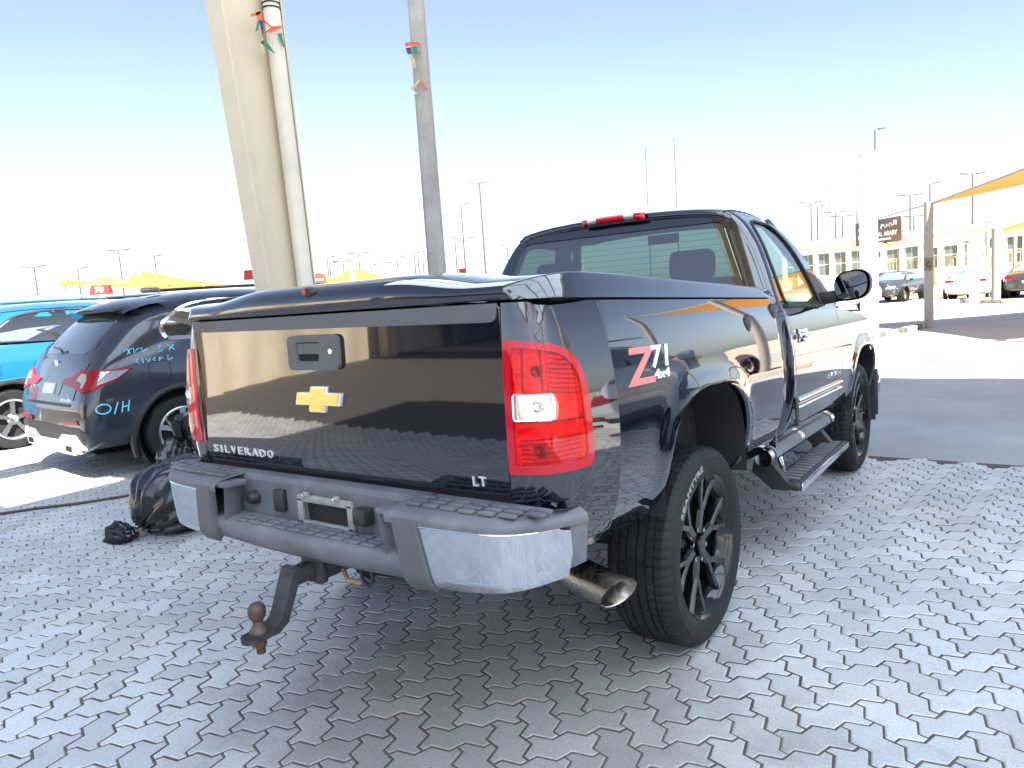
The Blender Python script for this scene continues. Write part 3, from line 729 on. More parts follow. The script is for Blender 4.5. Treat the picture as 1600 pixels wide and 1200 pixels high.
# windscreen, pillars, bonnet, nose
def wsf(x, t): return Vector((x, 1.90+t*.60-.10*(x/.8)**2, 1.843-t*.56+RT(max(-.7, min(.7, x)))*(1-t)))
panel('windscreen', wsf, [(-.63, .03), (.63, .03), (.86, 1.0), (-.86, 1.0)], wind_glass, truck, res=.08, thick=0, xf=TRK)
for side in (1, -1):
    b = B(TRK); b.tube([Vector((side*.66, 1.86, 1.80)), Vector((side*.80, 2.07, 1.55)), Vector((side*.91, 2.36, 1.28))], [.035, .04, .05], 8); b.obj('windscreen_pillar', paint, truck)
b = B(TRK); b.patch(lambda x, y: Vector((x*(1-.10*max(0, (y-3.2)/.7)**2), y, spline([(2.4, 1.285), (2.7, 1.275), (3.2, 1.235), (3.7, 1.165), (3.92, 1.08)])(y)+.035*(1-(x/.95)**2)-.03*abs(x/.95)**8)), lin(-.955, .955, 25), lin(2.38, 3.93, 20)); b.obj('bonnet', paint, truck, True, 60)
b = B(TRK); b.box((0, 3.86, .82), (1.62, .14, .50), None, .04); b.obj('grille', trim, truck)
b = B(TRK); b.box((0, 3.98, .62), (1.88, .16, .24), None, .06); b.obj('front_bumper', chrome, truck)
# inside the cab
b = B(TRK); b.box((0, 1.75, .62), (1.7, 1.4, .06)); b.box((0, 2.35, 1.10), (1.66, .40, .28), None, .08); b.obj('dashboard', interior, truck)
b = B(TRK)
for x in (-.45, .45): b.box((x, 1.45, .86), (.56, .55, .28), None, .08); b.box((x, 1.24, 1.18), (.54, .16, .58), Matrix.Rotation(-.18, 3, 'X'), .07)
b.box((0, 1.45, .84), (.36, .55, .28), None, .06)
b.obj('seat', seatm, truck)
for x in (-.45, .45):
    b = B(TRK); b.box((x, 1.215, 1.54), (.26, .10, .17), Matrix.Rotation(-.15, 3, 'X'), .045, 3); b.tube([(x-.05, 1.21, 1.40), (x-.05, 1.215, 1.5)], .007); b.tube([(x+.05, 1.21, 1.40), (x+.05, 1.215, 1.5)], .007); b.obj('headrest', seatm, truck)
b = B(TRK); b.box((0, 1.86, 1.77), (.22, .02, .06), None, .01); b.obj('cabin_mirror', interior, truck)

# --- chassis, axle, fuel tank: dark masses under the body
b = B(TRK)
for x in (-.42, .42): b.box((x, 1.2, .50), (.10, 4.4, .14))
b.obj('chassis_rails', dark, truck)
b = B(); b.tube([(-.8, 0, .40), (.8, 0, .40)], .055, 10); b.lathe([(0, -.14), (.12, -.1), (.15, 0), (.12, .1), (0, .14)], (0, 0, .40), 'Y', 20); b.obj('rear_axle', dark, truck)
b = B(); b.tube([(-.8, 3.042, .40), (.8, 3.042, .40)], .05, 10); b.obj('front_axle', dark, truck)
# spare wheel stowed flat under the bed
b = B(TRK); b.lathe([(.20, -.11), (.30, -.125), (.36, -.11), (.39, -.07), (.395, 0), (.39, .07), (.36, .11), (.30, .125), (.20, .11)], (0, -.56, .60), 'Z', 60)
sp = b.obj('spare_wheel', rubber, truck)
b = B(TRK)
for k in range(60):
    a = 2*math.pi*k/60; b.box((.395*math.cos(a), -.56+.395*math.sin(a), .60), (.006, .024, .15), a, 0)
b.obj('spare_tread', rubber, sp)

# --- wheels
def make_wheel(side, y):
    xc = side*.833
    def T(v): return Vector((xc+side*v.x, y+v.y, .401+v.z))
    b = B(T); b.lathe([(r_*1.045, h_) for r_, h_ in [(.255, -.12), (.262, -.118), (.246, -.10), (.235, 0), (.240, .07), (.252, .098), (.262, .110), (.268, .122), (.274, .127), (.277, .122), (.275, .112)]], (0, 0, 0), 'X', 72)
    wh = b.obj('wheel', rimblk, truck, True, 40)
    # tyre: sidewalls, shoulder and grooved, sipped tread
    prof = [(.274, .112), (.288, .126), (.295, .1305), (.304, .1335), (.308, .1345), (.310, .1355), (.334, .1385), (.352, .1365), (.358, .1375), (.361, .1345), (.372, .129), (.384, .120), (.3925, .110), (.397, .100)]
    tread = []
    for h0, h1, lat in ((.100, .074, 1), (.066, .042, 1), (.034, .006, 2), (-.002, -.034, 2), (-.042, -.066, 1), (-.074, -.100, 1)):
        tread += [(.3985+.0025*(1-(h0/.1)**2), h0, lat), (.3985+.0025*(1-(h1/.1)**2), h1, lat), (.391, h1-.0006, 0), (.391, h1-.0074, 0)]
    full = [(r_, h_, 0) for r_, h_ in prof]+tread[:-2]+[(r_, -h_, 0) for r_, h_ in reversed(prof)]
    n = 288; V = []; F = []; q = len(full)
    for k in range(n):
        a = 2*math.pi*k/n
        for i, (r_, h_, lat) in enumerate(full):
            rr = r_; aa = a
            if lat == 1 and k % 4 == 0: rr -= .0045
            if lat == 2 and k % 6 == 0: rr -= .003
            if 9 <= i <= 13 and k % 4 == 0: rr -= .0035
            aa += .05*h_ if lat else 0
            V.append(T(Vector((h_, rr*math.cos(aa), rr*math.sin(aa)))))
    for k in range(n):
        for i in range(q-1): F.append((k*q+i, k*q+i+1, ((k+1) % n)*q+i+1, ((k+1) % n)*q+i))
    ty = mesh_obj('tyre', V, F, rubber, wh, True, 28)
    V, F = fit_text('SEAMTYRE', .27, .024, .0012, .03, 1.08); r0 = .337; b = B(T); tc = R(-33)
    b.add([Vector((.1378+v.z, side*(r0+v.y)*math.sin(tc+v.x/r0)*side*1.0, (r0+v.y)*math.cos(tc+v.x/r0))) for v in V], F); b.obj('tyre_lettering', white_letter, wh)
    # six forked spokes
    def bar(b, p0, p1, w0, w1, x0, x1, dep):
        p0 = Vector(p0); p1 = Vector(p1); d = (p1-p0).normalized(); nn = Vector((-d.y, d.x))
        V = []
        for p, w, x in ((p0, w0, x0), (p1, w1, x1)):
            for s_, ww, dx in ((-1, 1.0, -dep), (-1, .95, -.012), (-1, .62, 0), (1, .62, 0), (1, .95, -.012), (1, 1.0, -dep)):
                c_ = p+nn*(s_*w*ww); V.append(Vector((x+dx, c_.x, c_.y)))
        F = [(i, i+1, 6+i+1, 6+i) for i in range(5)]+[(5, 0, 6, 11), (0, 5, 4, 3, 2, 1), (6, 7, 8, 9, 10, 11)]
        b.add(V, F)
    for k in range(6):
        a = 2*math.pi*k/6+R(14); b = B(T)
        P_ = lambda r_, da: (r_*1.04*math.cos(a+R(da)), r_*1.04*math.sin(a+R(da)))
        bar(b, P_(.045, 0), P_(.150, 0), .024, .026, .088, .092, .05)
        for s_ in (-1, 1):
            bar(b, P_(.135, s_*3), P_(.205, s_*10.5), .016, .015, .0925, .097, .045)
            bar(b, P_(.195, s_*9.6), P_(.268, s_*13.5), .0155, .019, .097, .108, .04)
        bar(b, P_(.21, -9.5), P_(.21, 9.5), .007, .007, .085, .085, .03)
        b.obj('spoke', rimblk, wh, True, 25)
    b = B(T); b.lathe([(.0, .104), (.030, .103), (.036, .098), (.038, .06)], (0, 0, 0), 'X', 28); cap = b.obj('centre_cap', rimblk, wh)
    for k in range(6):
        a = 2*math.pi*(k+.5)/6+R(14); b = B(T); b.lathe([(0, .094), (.010, .092), (.012, .07)], (0, .068*math.cos(a), .068*math.sin(a)), 'X', 6); b.obj('wheel_nut', chrome, wh, False)
    b = B(T); b.lathe([(.0, .055), (.08, .055), (.082, .03), (.17, .028), (.172, .0), (.0, .0)], (0, 0, 0), 'X', 48); b.obj('brake_disc', mat('brake_disc', (.25, .25, .26), .35, metal=.9), wh)
for s_, y_ in ((1, 0.0), (1, 3.042), (-1, 0.0), (-1, 3.042)): make_wheel(s_, y_)
for s_ in (1, -1):
    b = B(TRK); b.patch(lambda u, v: Vector((s_*(.80+.19*u), 3.042+.44+.03*v, .38+.36*v)), lin(0, 1, 4), lin(0, 1, 5)); b.box((s_*.92, 3.50, .60), (.17, .02, .36), None, .008); b.obj('mud_flap', trim, truck)

# --- step bumper
def bump_plan(t):
    """outer face of the bumper, t from -1 to 1 across the truck"""
    x = t*1.06; return None
BP = [(0, -1.235), (.30, -1.232), (.55, -1.224), (.72, -1.211), (.80, -1.197), (.85, -1.174), (.888, -1.137), (.922, -1.085), (.950, -1.03), (.967, -.985)]
_bs = [0]
for a_, b_ in zip(BP[:-1], BP[1:]): _bs.append(_bs[-1]+math.dist(a_, b_))
BX = spline(list(zip(_bs, [p[0] for p in BP]))); BY = spline(list(zip(_bs, [p[1] for p in BP]))); BMAX = _bs[-1]
ROLLB = spline([(.495, -.030), (.51, -.012), (.53, -.003), (.57, .001), (.63, .005), (.69, .008), (.715, .008)])
def bface(s, z):
    sg = 1 if s >= 0 else -1; a = abs(s); e = 1e-3; tx = BX(a+e)-BX(a-e); ty = BY(a+e)-BY(a-e); l = math.hypot(tx, ty); o = ROLLB(z)
    return Vector((sg*(BX(a)+ty/l*o), BY(a)-tx/l*o, z))
bumper_root = B(TRK); bumper_root.box((0, -1.06, .60), (1.72, .10, .16), None, .01); bumper = bumper_root.obj('rear_bumper', dark, truck)
S0 = .565
for sg in (1, -1):
    f = (lambda s, z: bface(s, z)) if sg > 0 else (lambda s, z: Vector((-bface(s, z).x, bface(s, z).y, bface(s, z).z)))
    zb = lambda s: .508+.055*max(0, (s-.60)/.55)**1.5
    ch = [(S0, .690)]+[(s, .690) for s in lin(.7, BMAX-.09, 6)]+[(BMAX-.045, .680), (BMAX-.040, .61), (BMAX-.055, zb(BMAX-.055))]+[(s, zb(s)) for s in reversed(lin(S0+.03, BMAX-.14, 8))]
    panel('chrome_face', f, ch, chrome, bumper, res=.03, thick=.012, off=.006, xf=TRK, flip=sg < 0)
    b = B(TRK); b.tube([f(s, .690)+Vector((0, -.006, 0)) for s in lin(S0+.005, BMAX-.075, 16)], .0035, 6); b.obj('chrome_edge', bright, bumper)
    panel('bumper_end_cap', f, [(BMAX-.042, .70), (BMAX+.02, .70), (BMAX+.012, .575), (BMAX-.052, .565)], plastic, bumper, res=.02, thick=.04, off=.003, xf=TRK, flip=sg < 0)
    panel('bumper_post', f, [(.475, .712), (S0-.004, .712), (S0+.035, .498), (.50, .498)], gtrim, bumper, res=.03, thick=.03, off=.016, xf=TRK, flip=sg < 0)
    # upper tread board with raised pads
    top = B(TRK); ss = lin(.44, BMAX+.018, 30)
    sec = [(0, .693, .008), (0, .706, .010), (.002, .717, .008), (.010, .727, 0), (.03, .731, 0)]
    def topf(i, j):
        s = ss[int(i)]; p = f(s, .69); e = f(s+.002, .69); tdir = (e-p).normalized(); nrm = Vector((tdir.y, -tdir.x, 0))*(1 if sg > 0 else -1)
        d, z, o = sec[int(j)] if j < len(sec) else (0, 0, 0)
        return p+nrm*(o-d)+Vector((0, 0, z-.69))
    top.patch(topf, range(len(ss)), range(len(sec)))
    def deck(i, t):
        s = ss[int(i)]; a = topf(i, len(sec)-1); q = Vector((min(max(a.x*sg, .42), .965)*sg, max(a.y, -1.075) if abs(a.x) > .96 else -1.062, .744)); return a.lerp(q, t)
    top.patch(deck, range(len(ss)), [0, .5, 1]); tb = top.obj('tread_board', plastic, bumper, True, 50)
    for i in range(7):
        for k in range(3):
            x0 = .475+i*.068; y0 = -1.186+k*.034+max(0, (x0-.70))*.10
            if x0 > .84 and k == 0: continue
            B(TRK).box((sg*(x0+.028), y0+.013, .7385+.05*max(0, y0+1.17)*1.2), (.055, .024, .012), None, .005).obj('tread_pad', plastic, bumper)
# centre: recessed step, number plate frame, sockets
cen_ = B(TRK)
prof_c = [(-1.060, .745), (-1.085, .749), (-1.11, .742), (-1.118, .72)]
cen_.patch(lambda x, i: Vector((x, prof_c[int(i)][0], prof_c[int(i)][1])), lin(-.50, .50, 14), range(4))
# recess back wall with an opening where the number plate would sit
cen = cen_.obj('bumper_shelf', plastic, bumper, True, 40)
wallf = lambda x, z: Vector((x, -1.118-.0*x, z))
plate_hole = [(-.085, .600), (.150, .600), (.150, .672), (-.085, .672)]
panel('recess_wall', wallf, [(-.47, .585), (.47, .585), (.47, .722), (-.47, .722)], plastic, bumper, holes=[plate_hole], res=.05, thick=.03, xf=TRK)
for sg in (1, -1):
    b = B(TRK); 
    V = [(sg*.47, -1.118, .585), (sg*.47, -1.118, .722), (sg*.40, -1.228, .715), (sg*.43, -1.228, .585)]
    b.patch(lambda u, v: Vector((sg*(.40+.05*(1-u)**2+.02*(1-v)), -1.118-.115*u, .585+.135*v)), lin(0, 1, 6), lin(0, 1, 4)); b.obj('recess_side', plastic, bumper)
    b = B(TRK); b.box((sg*.445, -1.185, .716), (.115, .095, .022), None, .008); b.obj('recess_shoulder', plastic, bumper)
lf = B(TRK)
lprof = [(-1.115, .592), (-1.225, .588), (-1.236, .580), (-1.243, .568), (-1.242, .545), (-1.234, .520), (-1.212, .500), (-1.16, .492)]
lf.patch(lambda x, i: Vector((x, lprof[int(i)][0]+.02*(x/.5)**2, lprof[int(i)][1]+.004*(x/.5)**2)), lin(-.52, .52, 24), range(len(lprof))); lf.obj('lower_step', plastic, bumper, True, 50)
for i in range(10):
    for k in range(3):
        B(TRK).box((-.335+i*.0735, -1.150-k*.030, .5935), (.060, .021, .010), None, .004).obj('tread_pad', plastic, bumper)
pf = B(TRK)
for c_, d_ in (((.032, -1.128, .684), (.285, .016, .026)), ((.032, -1.128, .594), (.285, .016, .020)), ((-.098, -1.128, .638), (.028, .016, .09)), ((.162, -1.128, .638), (.028, .016, .09))): pf.box(c_, d_, None, .003)
pfm = mat('zinc_plate_frame', (.34, .345, .34), .5, metal=.4, dirt=(.2, .19, .17), dirt_amt=.6, dirt_scale=14)
pfo = pf.obj('plate_frame', pfm, bumper)
for x in (-.055, .105):
    B(TRK).box((x, -1.137, .700), (.026, .014, .020), None, .003).obj('frame_clip', pfm, bumper); b = B(TRK); b.lathe([(0, -.012), (.006, -.010), (.007, 0)], (x, -1.142, .699), 'Y', 10); b.obj('clip_screw', bright, bumper)
b = B(TRK); b.box((.238, -1.145, .658), (.062, .050, .062), None, .012); b.obj('trailer_socket', trim, bumper)
b = B(TRK); b.box((-.215, -1.130, .660), (.055, .026, .085), Matrix.Rotation(.15, 3, 'Z'), .01); b.obj('socket_bracket', trim, bumper)
b = B(TRK); b.lathe([(0, -.028), (.017, -.026), (.024, -.010), (.027, .01)], (0, 0, 0), 'Y', 20); b.V = [Vector((-.375+v.x*1.1, -1.130+v.y, .655+v.z)) for v in b.V]; b.obj('lock_plug', trim, bumper)
b = B(TRK); b.lathe([(0, -.018), (.012, -.016), (.016, 0)], (.405, -1.150, .625), 'Y', 14); b.obj('plate_lamp', mat('plate_lamp_tan', (.35, .25, .16), .4), bumper)

# --- tow hitch
hit = B(); hit.box((0, -1.02, .565), (.085, .34, .085), None, .006); hit.box((0, -1.175, .565), (.105, .035, .105), None, .01); hitch = hit.obj('hitch_receiver', steel, truck)
b = B(); b.box((.03, -1.03, .60), (.30, .10, .10), None, .01); b.prism([(.045, .60), (.20, .60), (.185, .53), (.15, .505), (.09, .52)], lambda a, c_, d: Vector((a, -1.06+d, c_)), -.006, .006); b.obj('hitch_bracket', dark, hitch)
b = B(); b.tube([Vector((.155+.038*math.cos(a)*.7, -1.08, .528+.035*math.sin(a))) for a in lin(0, 2*math.pi, 17)[:-1]], .007, 6, closed=True); b.obj('chain_loop', steel, hitch)
b = B(); b.tube([(.06, -1.10, .54), (.10, -1.12, .515), (.135, -1.09, .50)], .009, 8); b.obj('hitch_pin', mat('pale_rust', (.38, .24, .17), .6, metal=.4), hitch)
dm = B()
dm.box((0, -1.225, .562), (.054, .14, .054), None, .005)
pth = [(-1.262, .600), (-1.285, .595), (-1.345, .455), (-1.375, .432), (-1.445, .428), (-1.445, .410), (-1.36, .412), (-1.325, .432), (-1.262, .560)]
dm.prism(pth, lambda a, c_, d: Vector((d, a, c_)), -.034, .034)
dmo = dm.obj('tow_bar', steel, truck, True, 30)
b = B(); b.lathe([(.0, 0), (.037, 0), (.037, .016), (.0, .016)], (0, -1.440, .411), 'Z', 24); b.obj('ball_platform', steel, dmo)
b = B(); b.lathe([(.030, .428), (.030, .437), (.0225, .447), (.0175, .458), (.0165, .470), (.0225, .477), (.0275, .489), (.029, .500), (.0275, .512), (.021, .523), (.012, .5275), (0, .528)], (0, -1.415, 0), 'Z', 32); b.obj('tow_ball', rust, dmo)
b = B(); b.lathe([(.0, .385), (.021, .385), (.021, .411)], (0, -1.415, 0), 'Z', 6); b.lathe([(0, .360), (.0145, .360), (.0155, .385)], (0, -1.415, 0), 'Z', 16); b.obj('ball_nut', rust, dmo, False)

# --- exhaust tip
ax = Vector((.95, -.16, -.15)).normalized(); p0 = Vector((.612, -.555, .452)); p1 = Vector((.856, -.612, .408))
q_ = ax.to_track_quat('Z', 'Y').to_matrix()
b = B(); prof = [(.036, -.10), (.048, -.04), (.058, .0), (.063, .06), (.0645, .255), (.0635, .262), (.060, .258), (.058, .18)]
b.lathe(prof, (0, 0, 0), 'Z', 40)
b.V = [q_ @ Vector((v.x, v.y, v.z+(.0 if v.z < .2 else .45*(q_ @ Vector((v.x, v.y, 0))).z+.35*(q_ @ Vector((v.x, v.y, 0))).y))) + p0 for v in b.V]
tip = b.obj('exhaust_tip', stain_steel, truck, True, 50)
b = B(); b.lathe([(0, .205), (.0575, .205)], (0, 0, 0), 'Z', 24); b.V = [q_ @ v + p0 for v in b.V]; b.obj('exhaust_bore', dark, tip)
b = B(); b.tube([p0, p0-ax*.25, (.40, -.15, .47), (.40, .8, .45)], .032, 10); b.obj('exhaust_pipe', steel, truck)

# --- folding side steps
for sg in (1, -1):
    b = B(); b.tube([(sg*.900, y, .548-.03*(y-1.0)/1.2) for y in lin(.93, 2.33, 12)], .041, 16); st = b.obj('side_step', trim, truck)
    for y0, y1 in ((1.0, 1.52), (1.56, 2.20)):
        for k in range(int((y1-y0)/.036)):
            y = y0+.018+k*.036; z = .545-.03*(y-1.0)/1.2
            b = B(); b.tube([(sg*(.900+.043*math.cos(a)), y, z+.003+.043*math.sin(a)) for a in lin(-.15, 2.2, 9)], .007, 5); b.obj('tread_rib', mat('pale_rib', (.24, .25, .27), .4), st)
    for y in (.955, 1.54, 2.27):
        z = .545-.03*(y-1.0)/1.2; b = B(); b.tube([(sg*.900, y-.028, z+.003), (sg*.900, y+.028, z+.003)], .0435, 20); b.obj('chrome_collar', bright, st)
    bd = B(); bd.box((sg*.985, 1.545, .395), (.155, 1.10, .048), None, .02, 3); lo = bd.obj('lower_board', trim, st)
    B().box((sg*1.066, 1.545, .397), (.012, 1.08, .040), None, .005).obj('chrome_nosing', bright, st)
    for k in range(16):
        b = B(); b.box((sg*.985, 1.08+k*.062, .4205), (.105, .030, .010), None, .004); b.obj('board_rib', plastic, st)
    for y in (1.02, 2.0):
        b = B(); b.prism([(.84, .56), (.93, .50), (1.0, .41), (1.0, .375), (.92, .375), (.82, .46)], lambda a, c_, d: Vector((sg*a, y+d, c_)), -.03, .03); b.obj('step_bracket', trim, st)
    b = B(); b.box((sg*.925, 1.16, .47), (.016, .05, .10), Matrix.Rotation(sg*-.3, 3, 'Y'), .003); b.obj('bracket_plate', bright, st)
# ---------------------------------------------------------------- canopy overhead, its column, concrete pole, walls
cream = mat('cream_steel_paint', (.68, .595, .45), .45, var=.07, vscale=2.2, dirt=(.52, .44, .32), dirt_amt=.45, dirt_scale=2.2, bump=.06, bscale=12)
pvc = mat('white_drainpipe', (.72, .66, .55), .35, var=.05, vscale=4, dirt=(.45, .43, .38), dirt_amt=.3)
roofm = mat('grey_roof_sheet', (.22, .225, .235), .45, metal=.35, var=.15, vscale=1.5)
def at_x(px, py, x):
    v = ray(px, py); return CAM+v*((x-CAM.x)/v.x)
def at_y(px, py, y):
    v = ray(px, py); return CAM+v*((y-CAM.y)/v.y)
ZC = 6.5
canopy = thing('canopy', 'ribbed grey metal canopy roof on cream beams, reflected in the truck cab window', 'canopy', (4.3, -2.2, ZC))
def roof_sheet(x0, x1, y0, y1):
    b = B(); n = int(round((x1-x0)/.035)); 
    zf = lambda i: ZC+.14+.032*max(-.6, min(.6, math.sin(i*math.pi/4)))
    us = range(n+1); b.patch(lambda i, y: Vector((x0+(x1-x0)*i/n-4.3, y+2.2, zf(i)-ZC)), us, [y0, (y0+y1)/2, y1]); return b.obj('roof_sheet', roofm, canopy, False)
for k in range(3):
    x0 = -1.6+k*1.008; x1 = x0+1.0095
    roof_sheet(x0, x1, -3.45, 4.4)
# added bays of highly translucent fabric, out of view, passing fill light into the shade
def fabric(name, col, trans):
    m = bpy.data.materials.new(name); m.use_nodes = True; n = m.node_tree; N = n.nodes; L = n.links; N.clear()
    o = N.new('ShaderNodeOutputMaterial'); mx = N.new('ShaderNodeMixShader'); mx.inputs[0].default_value = trans
    d = N.new('ShaderNodeBsdfDiffuse'); d.inputs[0].default_value = (*col, 1); t = N.new('ShaderNodeBsdfTranslucent'); t.inputs[0].default_value = (*col, 1)
    L.new(d.outputs[0], mx.inputs[1]); L.new(t.outputs[0], mx.inputs[2]); L.new(mx.outputs[0], o.inputs[0]); return m
fill_fabric = fabric('pale_blue_fill_fabric', (.62, .78, .98), .9)
for k in range(4):
    x0 = 1.36+k*1.82; b = B()
    b.patch(lambda u, v: Vector((x0+1.86*u-4.3, -13.0+17.4*v+2.2, .16-.10*math.sin(u*math.pi)*(.6+.4*math.sin(v*14)))), lin(0, 1, 9), lin(0, 1, 40)); b.obj('fill_fabric_bay', fill_fabric, canopy)
def beam(c, d, nm='beam'):
    b = B(); x, y, z = c[0]-4.3, c[1]+2.2, c[2]-ZC
    if d[0] > d[1]:
        b.box((x, y, z+d[2]/2-.01), (d[0], d[1], .02)); b.box((x, y, z-d[2]/2+.01), (d[0], d[1], .02)); b.box((x, y, z), (d[0], .014, d[2]-.042))
    else:
        b.box((x, y, z+d[2]/2-.01), (d[0], d[1], .02)); b.box((x, y, z-d[2]/2+.01), (d[0], d[1], .02)); b.box((x, y, z), (.014, d[1], d[2]-.042))
    b.obj(nm, cream, canopy, False)
beam((-1.55, -2.0, ZC-.14), (.26, 12.6, .42), 'edge_beam'); beam((8.6, -4.3, ZC-.14), (.26, 17.2, .42), 'edge_beam')
for y in (4.2, 1.4, -1.6, -4.9, -8.4, -12.8): beam((3.5, y, ZC-.12), (9.9, .2, .34), 'rafter')
for y in (2.2, -7.0):
    b = B(); b.box((8.6-4.3, y+2.2, -ZC/2-.17), (.3, .3, ZC-.35)); b.obj('post', cream, canopy, False)
def bay(x0, x1, y0, y1):
    b = B(); b.patch(lambda u, v: Vector((x0+(x1-x0)*u-4.3, y0+(y1-y0)*v+2.2, .17-.08*math.sin(u*math.pi)*(.6+.4*math.sin(v*9)))), lin(0, 1, 9), lin(0, 1, 24)); b.obj('fill_fabric_bay', fill_fabric, canopy)
bay(-1.6, .42, -13, -4.42); bay(.40, 1.40, -13, -3.40); bay(-4.66, -1.57, -.95, 4.4)  # further added fill bays; the last also keeps direct sun off the column
# --- tapered column with drainpipe
XR = -4.13; XM = XR-.12; XL = XR-.24
a0 = at_x(420, 440, XR); a1 = at_x(345, 0, XR); b0 = at_x(492, 430, XR); b1 = at_x(440, 0, XR)
yl = lambda z: a0.y+(a1.y-a0.y)*(z-a0.z)/(a1.z-a0.z); yr = lambda z: b0.y+(b1.y-b0.y)*(z-b0.z)/(b1.z-b0.z)
col = thing('canopy_column', 'tall tapered cream steel column with drainpipe, behind the truck bed', 'column', (XM, (yl(0)+yr(0))/2, 0)); co = Vector(col.location)
zs = [0, ZC-.3]
def plate(nm, pts, m=cream):
    b = B(); V = [Vector(p)-co for p in pts]; b.add(V, [(0, 1, 2, 3), (7, 6, 5, 4), (0, 4, 5, 1), (1, 5, 6, 2), (2, 6, 7, 3), (3, 7, 4, 0)]); return b.obj(nm, m, col, False)
def slab(nm, x0, x1, f0, f1): return plate(nm, [(x0, f0(zs[0]), zs[0]), (x1, f0(zs[0]), zs[0]), (x1, f0(zs[1]), zs[1]), (x0, f0(zs[1]), zs[1]), (x0, f1(zs[0]), zs[0]), (x1, f1(zs[0]), zs[0]), (x1, f1(zs[1]), zs[1]), (x0, f1(zs[1]), zs[1])])
slab('flange', XL, XR, yl, lambda z: yl(z)+.018); slab('flange', XL, XR, lambda z: yr(z)-.018, yr); slab('web', XM-.006, XM+.006, lambda z: yl(z)+.0185, lambda z: yr(z)-.0185)
b = B(); b.box((0, 0, .012), (.42, .8, .024)); b.obj('base_plate', cream, col, False)
yp = lambda z: yr(z)-.135
b = B(); b.tube([Vector((XM+.115, yp(z), z))-co for z in (.1, 2, 4, ZC-.4)], .080, 28); pipe = b.obj('drainpipe', pvc, col)
zc_ = at_x(418, 12, XM+.115).z
b = B()
for dz in (0, .045): b.tube([Vector((XM+.115+.085*math.cos(a), yp(zc_)+.085*math.sin(a), zc_+dz))-co for a in lin(0, 2*math.pi, 25)[:-1]], .007, 6, closed=True)
b.obj('pipe_clamp', mat('dark_clamp', (.03, .03, .035), .5, metal=.5), col)
b = B(); b.box(Vector(((XM-1.6)/2, (yl(6)+yr(6))/2, ZC-.35))-co, (2.75, .22, .34)); b.obj('arm', cream, col, False)
# bunting remains on the column
flagm = {k: mat('flag_'+k, c_, .8, var=.15, vscale=20) for k, c_ in (('green', (.02, .22, .10)), ('orange', (.62, .13, .05)), ('blue', (.03, .05, .16)), ('straw', (.50, .40, .26)), ('white', (.7, .7, .68)), ('red', (.55, .04, .04)))}
def rag(nm, pts, m, parent, org, w=.0):
    """a scrap of cloth: thin double-sided folded strip"""
    P = [Vector(p)-org for p in pts]; b = B(); n = len(P)//2
    V = P+[p+Vector((.003, -.004, 0)) for p in P]; k = len(P)
    F = []
    for i in range(0, k-2, 2): F += [(i, i+1, i+3, i+2), (k+i, k+i+2, k+i+3, k+i+1)]
    F += [(0, 2, k+2, k), (1, k+1, k+3, 3)] if k >= 4 else []
    b.add(V, F); return b.obj(nm, m, parent, False)
def px_strip(px_pts, x): return [at_x(a, c_, x) for a, c_ in px_pts]
bn = thing('bunting', 'torn orange and green bunting tied round the cream column', 'bunting', tuple(at_x(420, 45, XM+.22))); bo = Vector(bn.location)
XB = XM+.22
for nm, m, pp in (('pennant', 'green', [(407, 66), (413, 63), (415, 74), (422, 72), (429, 84), (431, 85)]), ('pennant', 'green', [(434, 53), (440, 51), (438, 63), (442, 62), (443, 74), (445, 74)]),
                  ('pennant', 'orange', [(400, 20), (408, 18), (402, 28), (410, 28), (404, 33), (408, 32)]), ('pennant', 'blue', [(404, 32), (411, 32), (407, 42), (412, 46), (409, 50), (411, 58)]),
                  ('pennant', 'green', [(402, 34), (405, 33), (401, 42), (404, 44), (399, 49), (403, 48)]), ('ribbon', 'orange', [(420, 45), (421, 52), (430, 41), (431, 47), (440, 40), (440, 44)]),
                  ('ribbon', 'orange', [(391, 23), (392, 26), (402, 19), (403, 24), (408, 17), (408, 20)]), ('pennant', 'straw', [(408, 60), (411, 60), (408, 75), (412, 75), (411, 87), (414, 87)])):
    rag(nm, px_strip(pp, XB), flagm[m], bn, bo)
b = B(); b.tube([at_x(p_, q, XB)-bo for p_, q in ((408, 29), (416, 36), (424, 42), (432, 43))], .006, 5); b.tube([at_x(p_, q, XB)-bo for p_, q in ((412, 57), (416, 50), (424, 44))], .006, 5)
b.tube([at_x(432, 43, XB)-bo, Vector((XM+.05, yr(at_x(440, 40, XB).z)-.01, at_x(440, 40, XB).z))-bo], .005, 5); b.obj('string', flagm['red'], bn)

# --- concrete pole
pc = at_dist(683, 420, 9.0); pole = thing('concrete_pole', 'bare grey concrete pole with chamfered corners rising behind the truck bed', 'pole', (pc.x, pc.y, 0))
concm = mat('pole_concrete', (.38, .36, .335), .85, var=.14, vscale=5, bump=.35, bscale=35, dirt=(.26, .24, .22), dirt_amt=.5, dirt_scale=3)
b = B(); V = []; pts8 = [(-.5, -.28), (-.28, -.5), (.28, -.5), (.5, -.28), (.5, .28), (.28, .5), (-.28, .5), (-.5, .28)]; rot = Matrix.Rotation(R(22), 2)
for z in lin(0, 8.2, 10):
    w = .215-.009*z
    for p_ in pts8: q = rot @ Vector(p_)*w; V.append((q.x, q.y, z))
F = [(i*8+k, i*8+(k+1) % 8, (i+1)*8+(k+1) % 8, (i+1)*8+k) for i in range(9) for k in range(8)]+[tuple(range(72, 80))]
b.add(V, F); b.obj('shaft', concm, pole, False)
b = B(); b.lathe([(.25, 0), (.25, .12), (.12, .16)], (0, 0, 0), 'Z', 12); b.obj('footing', concm, pole, False)
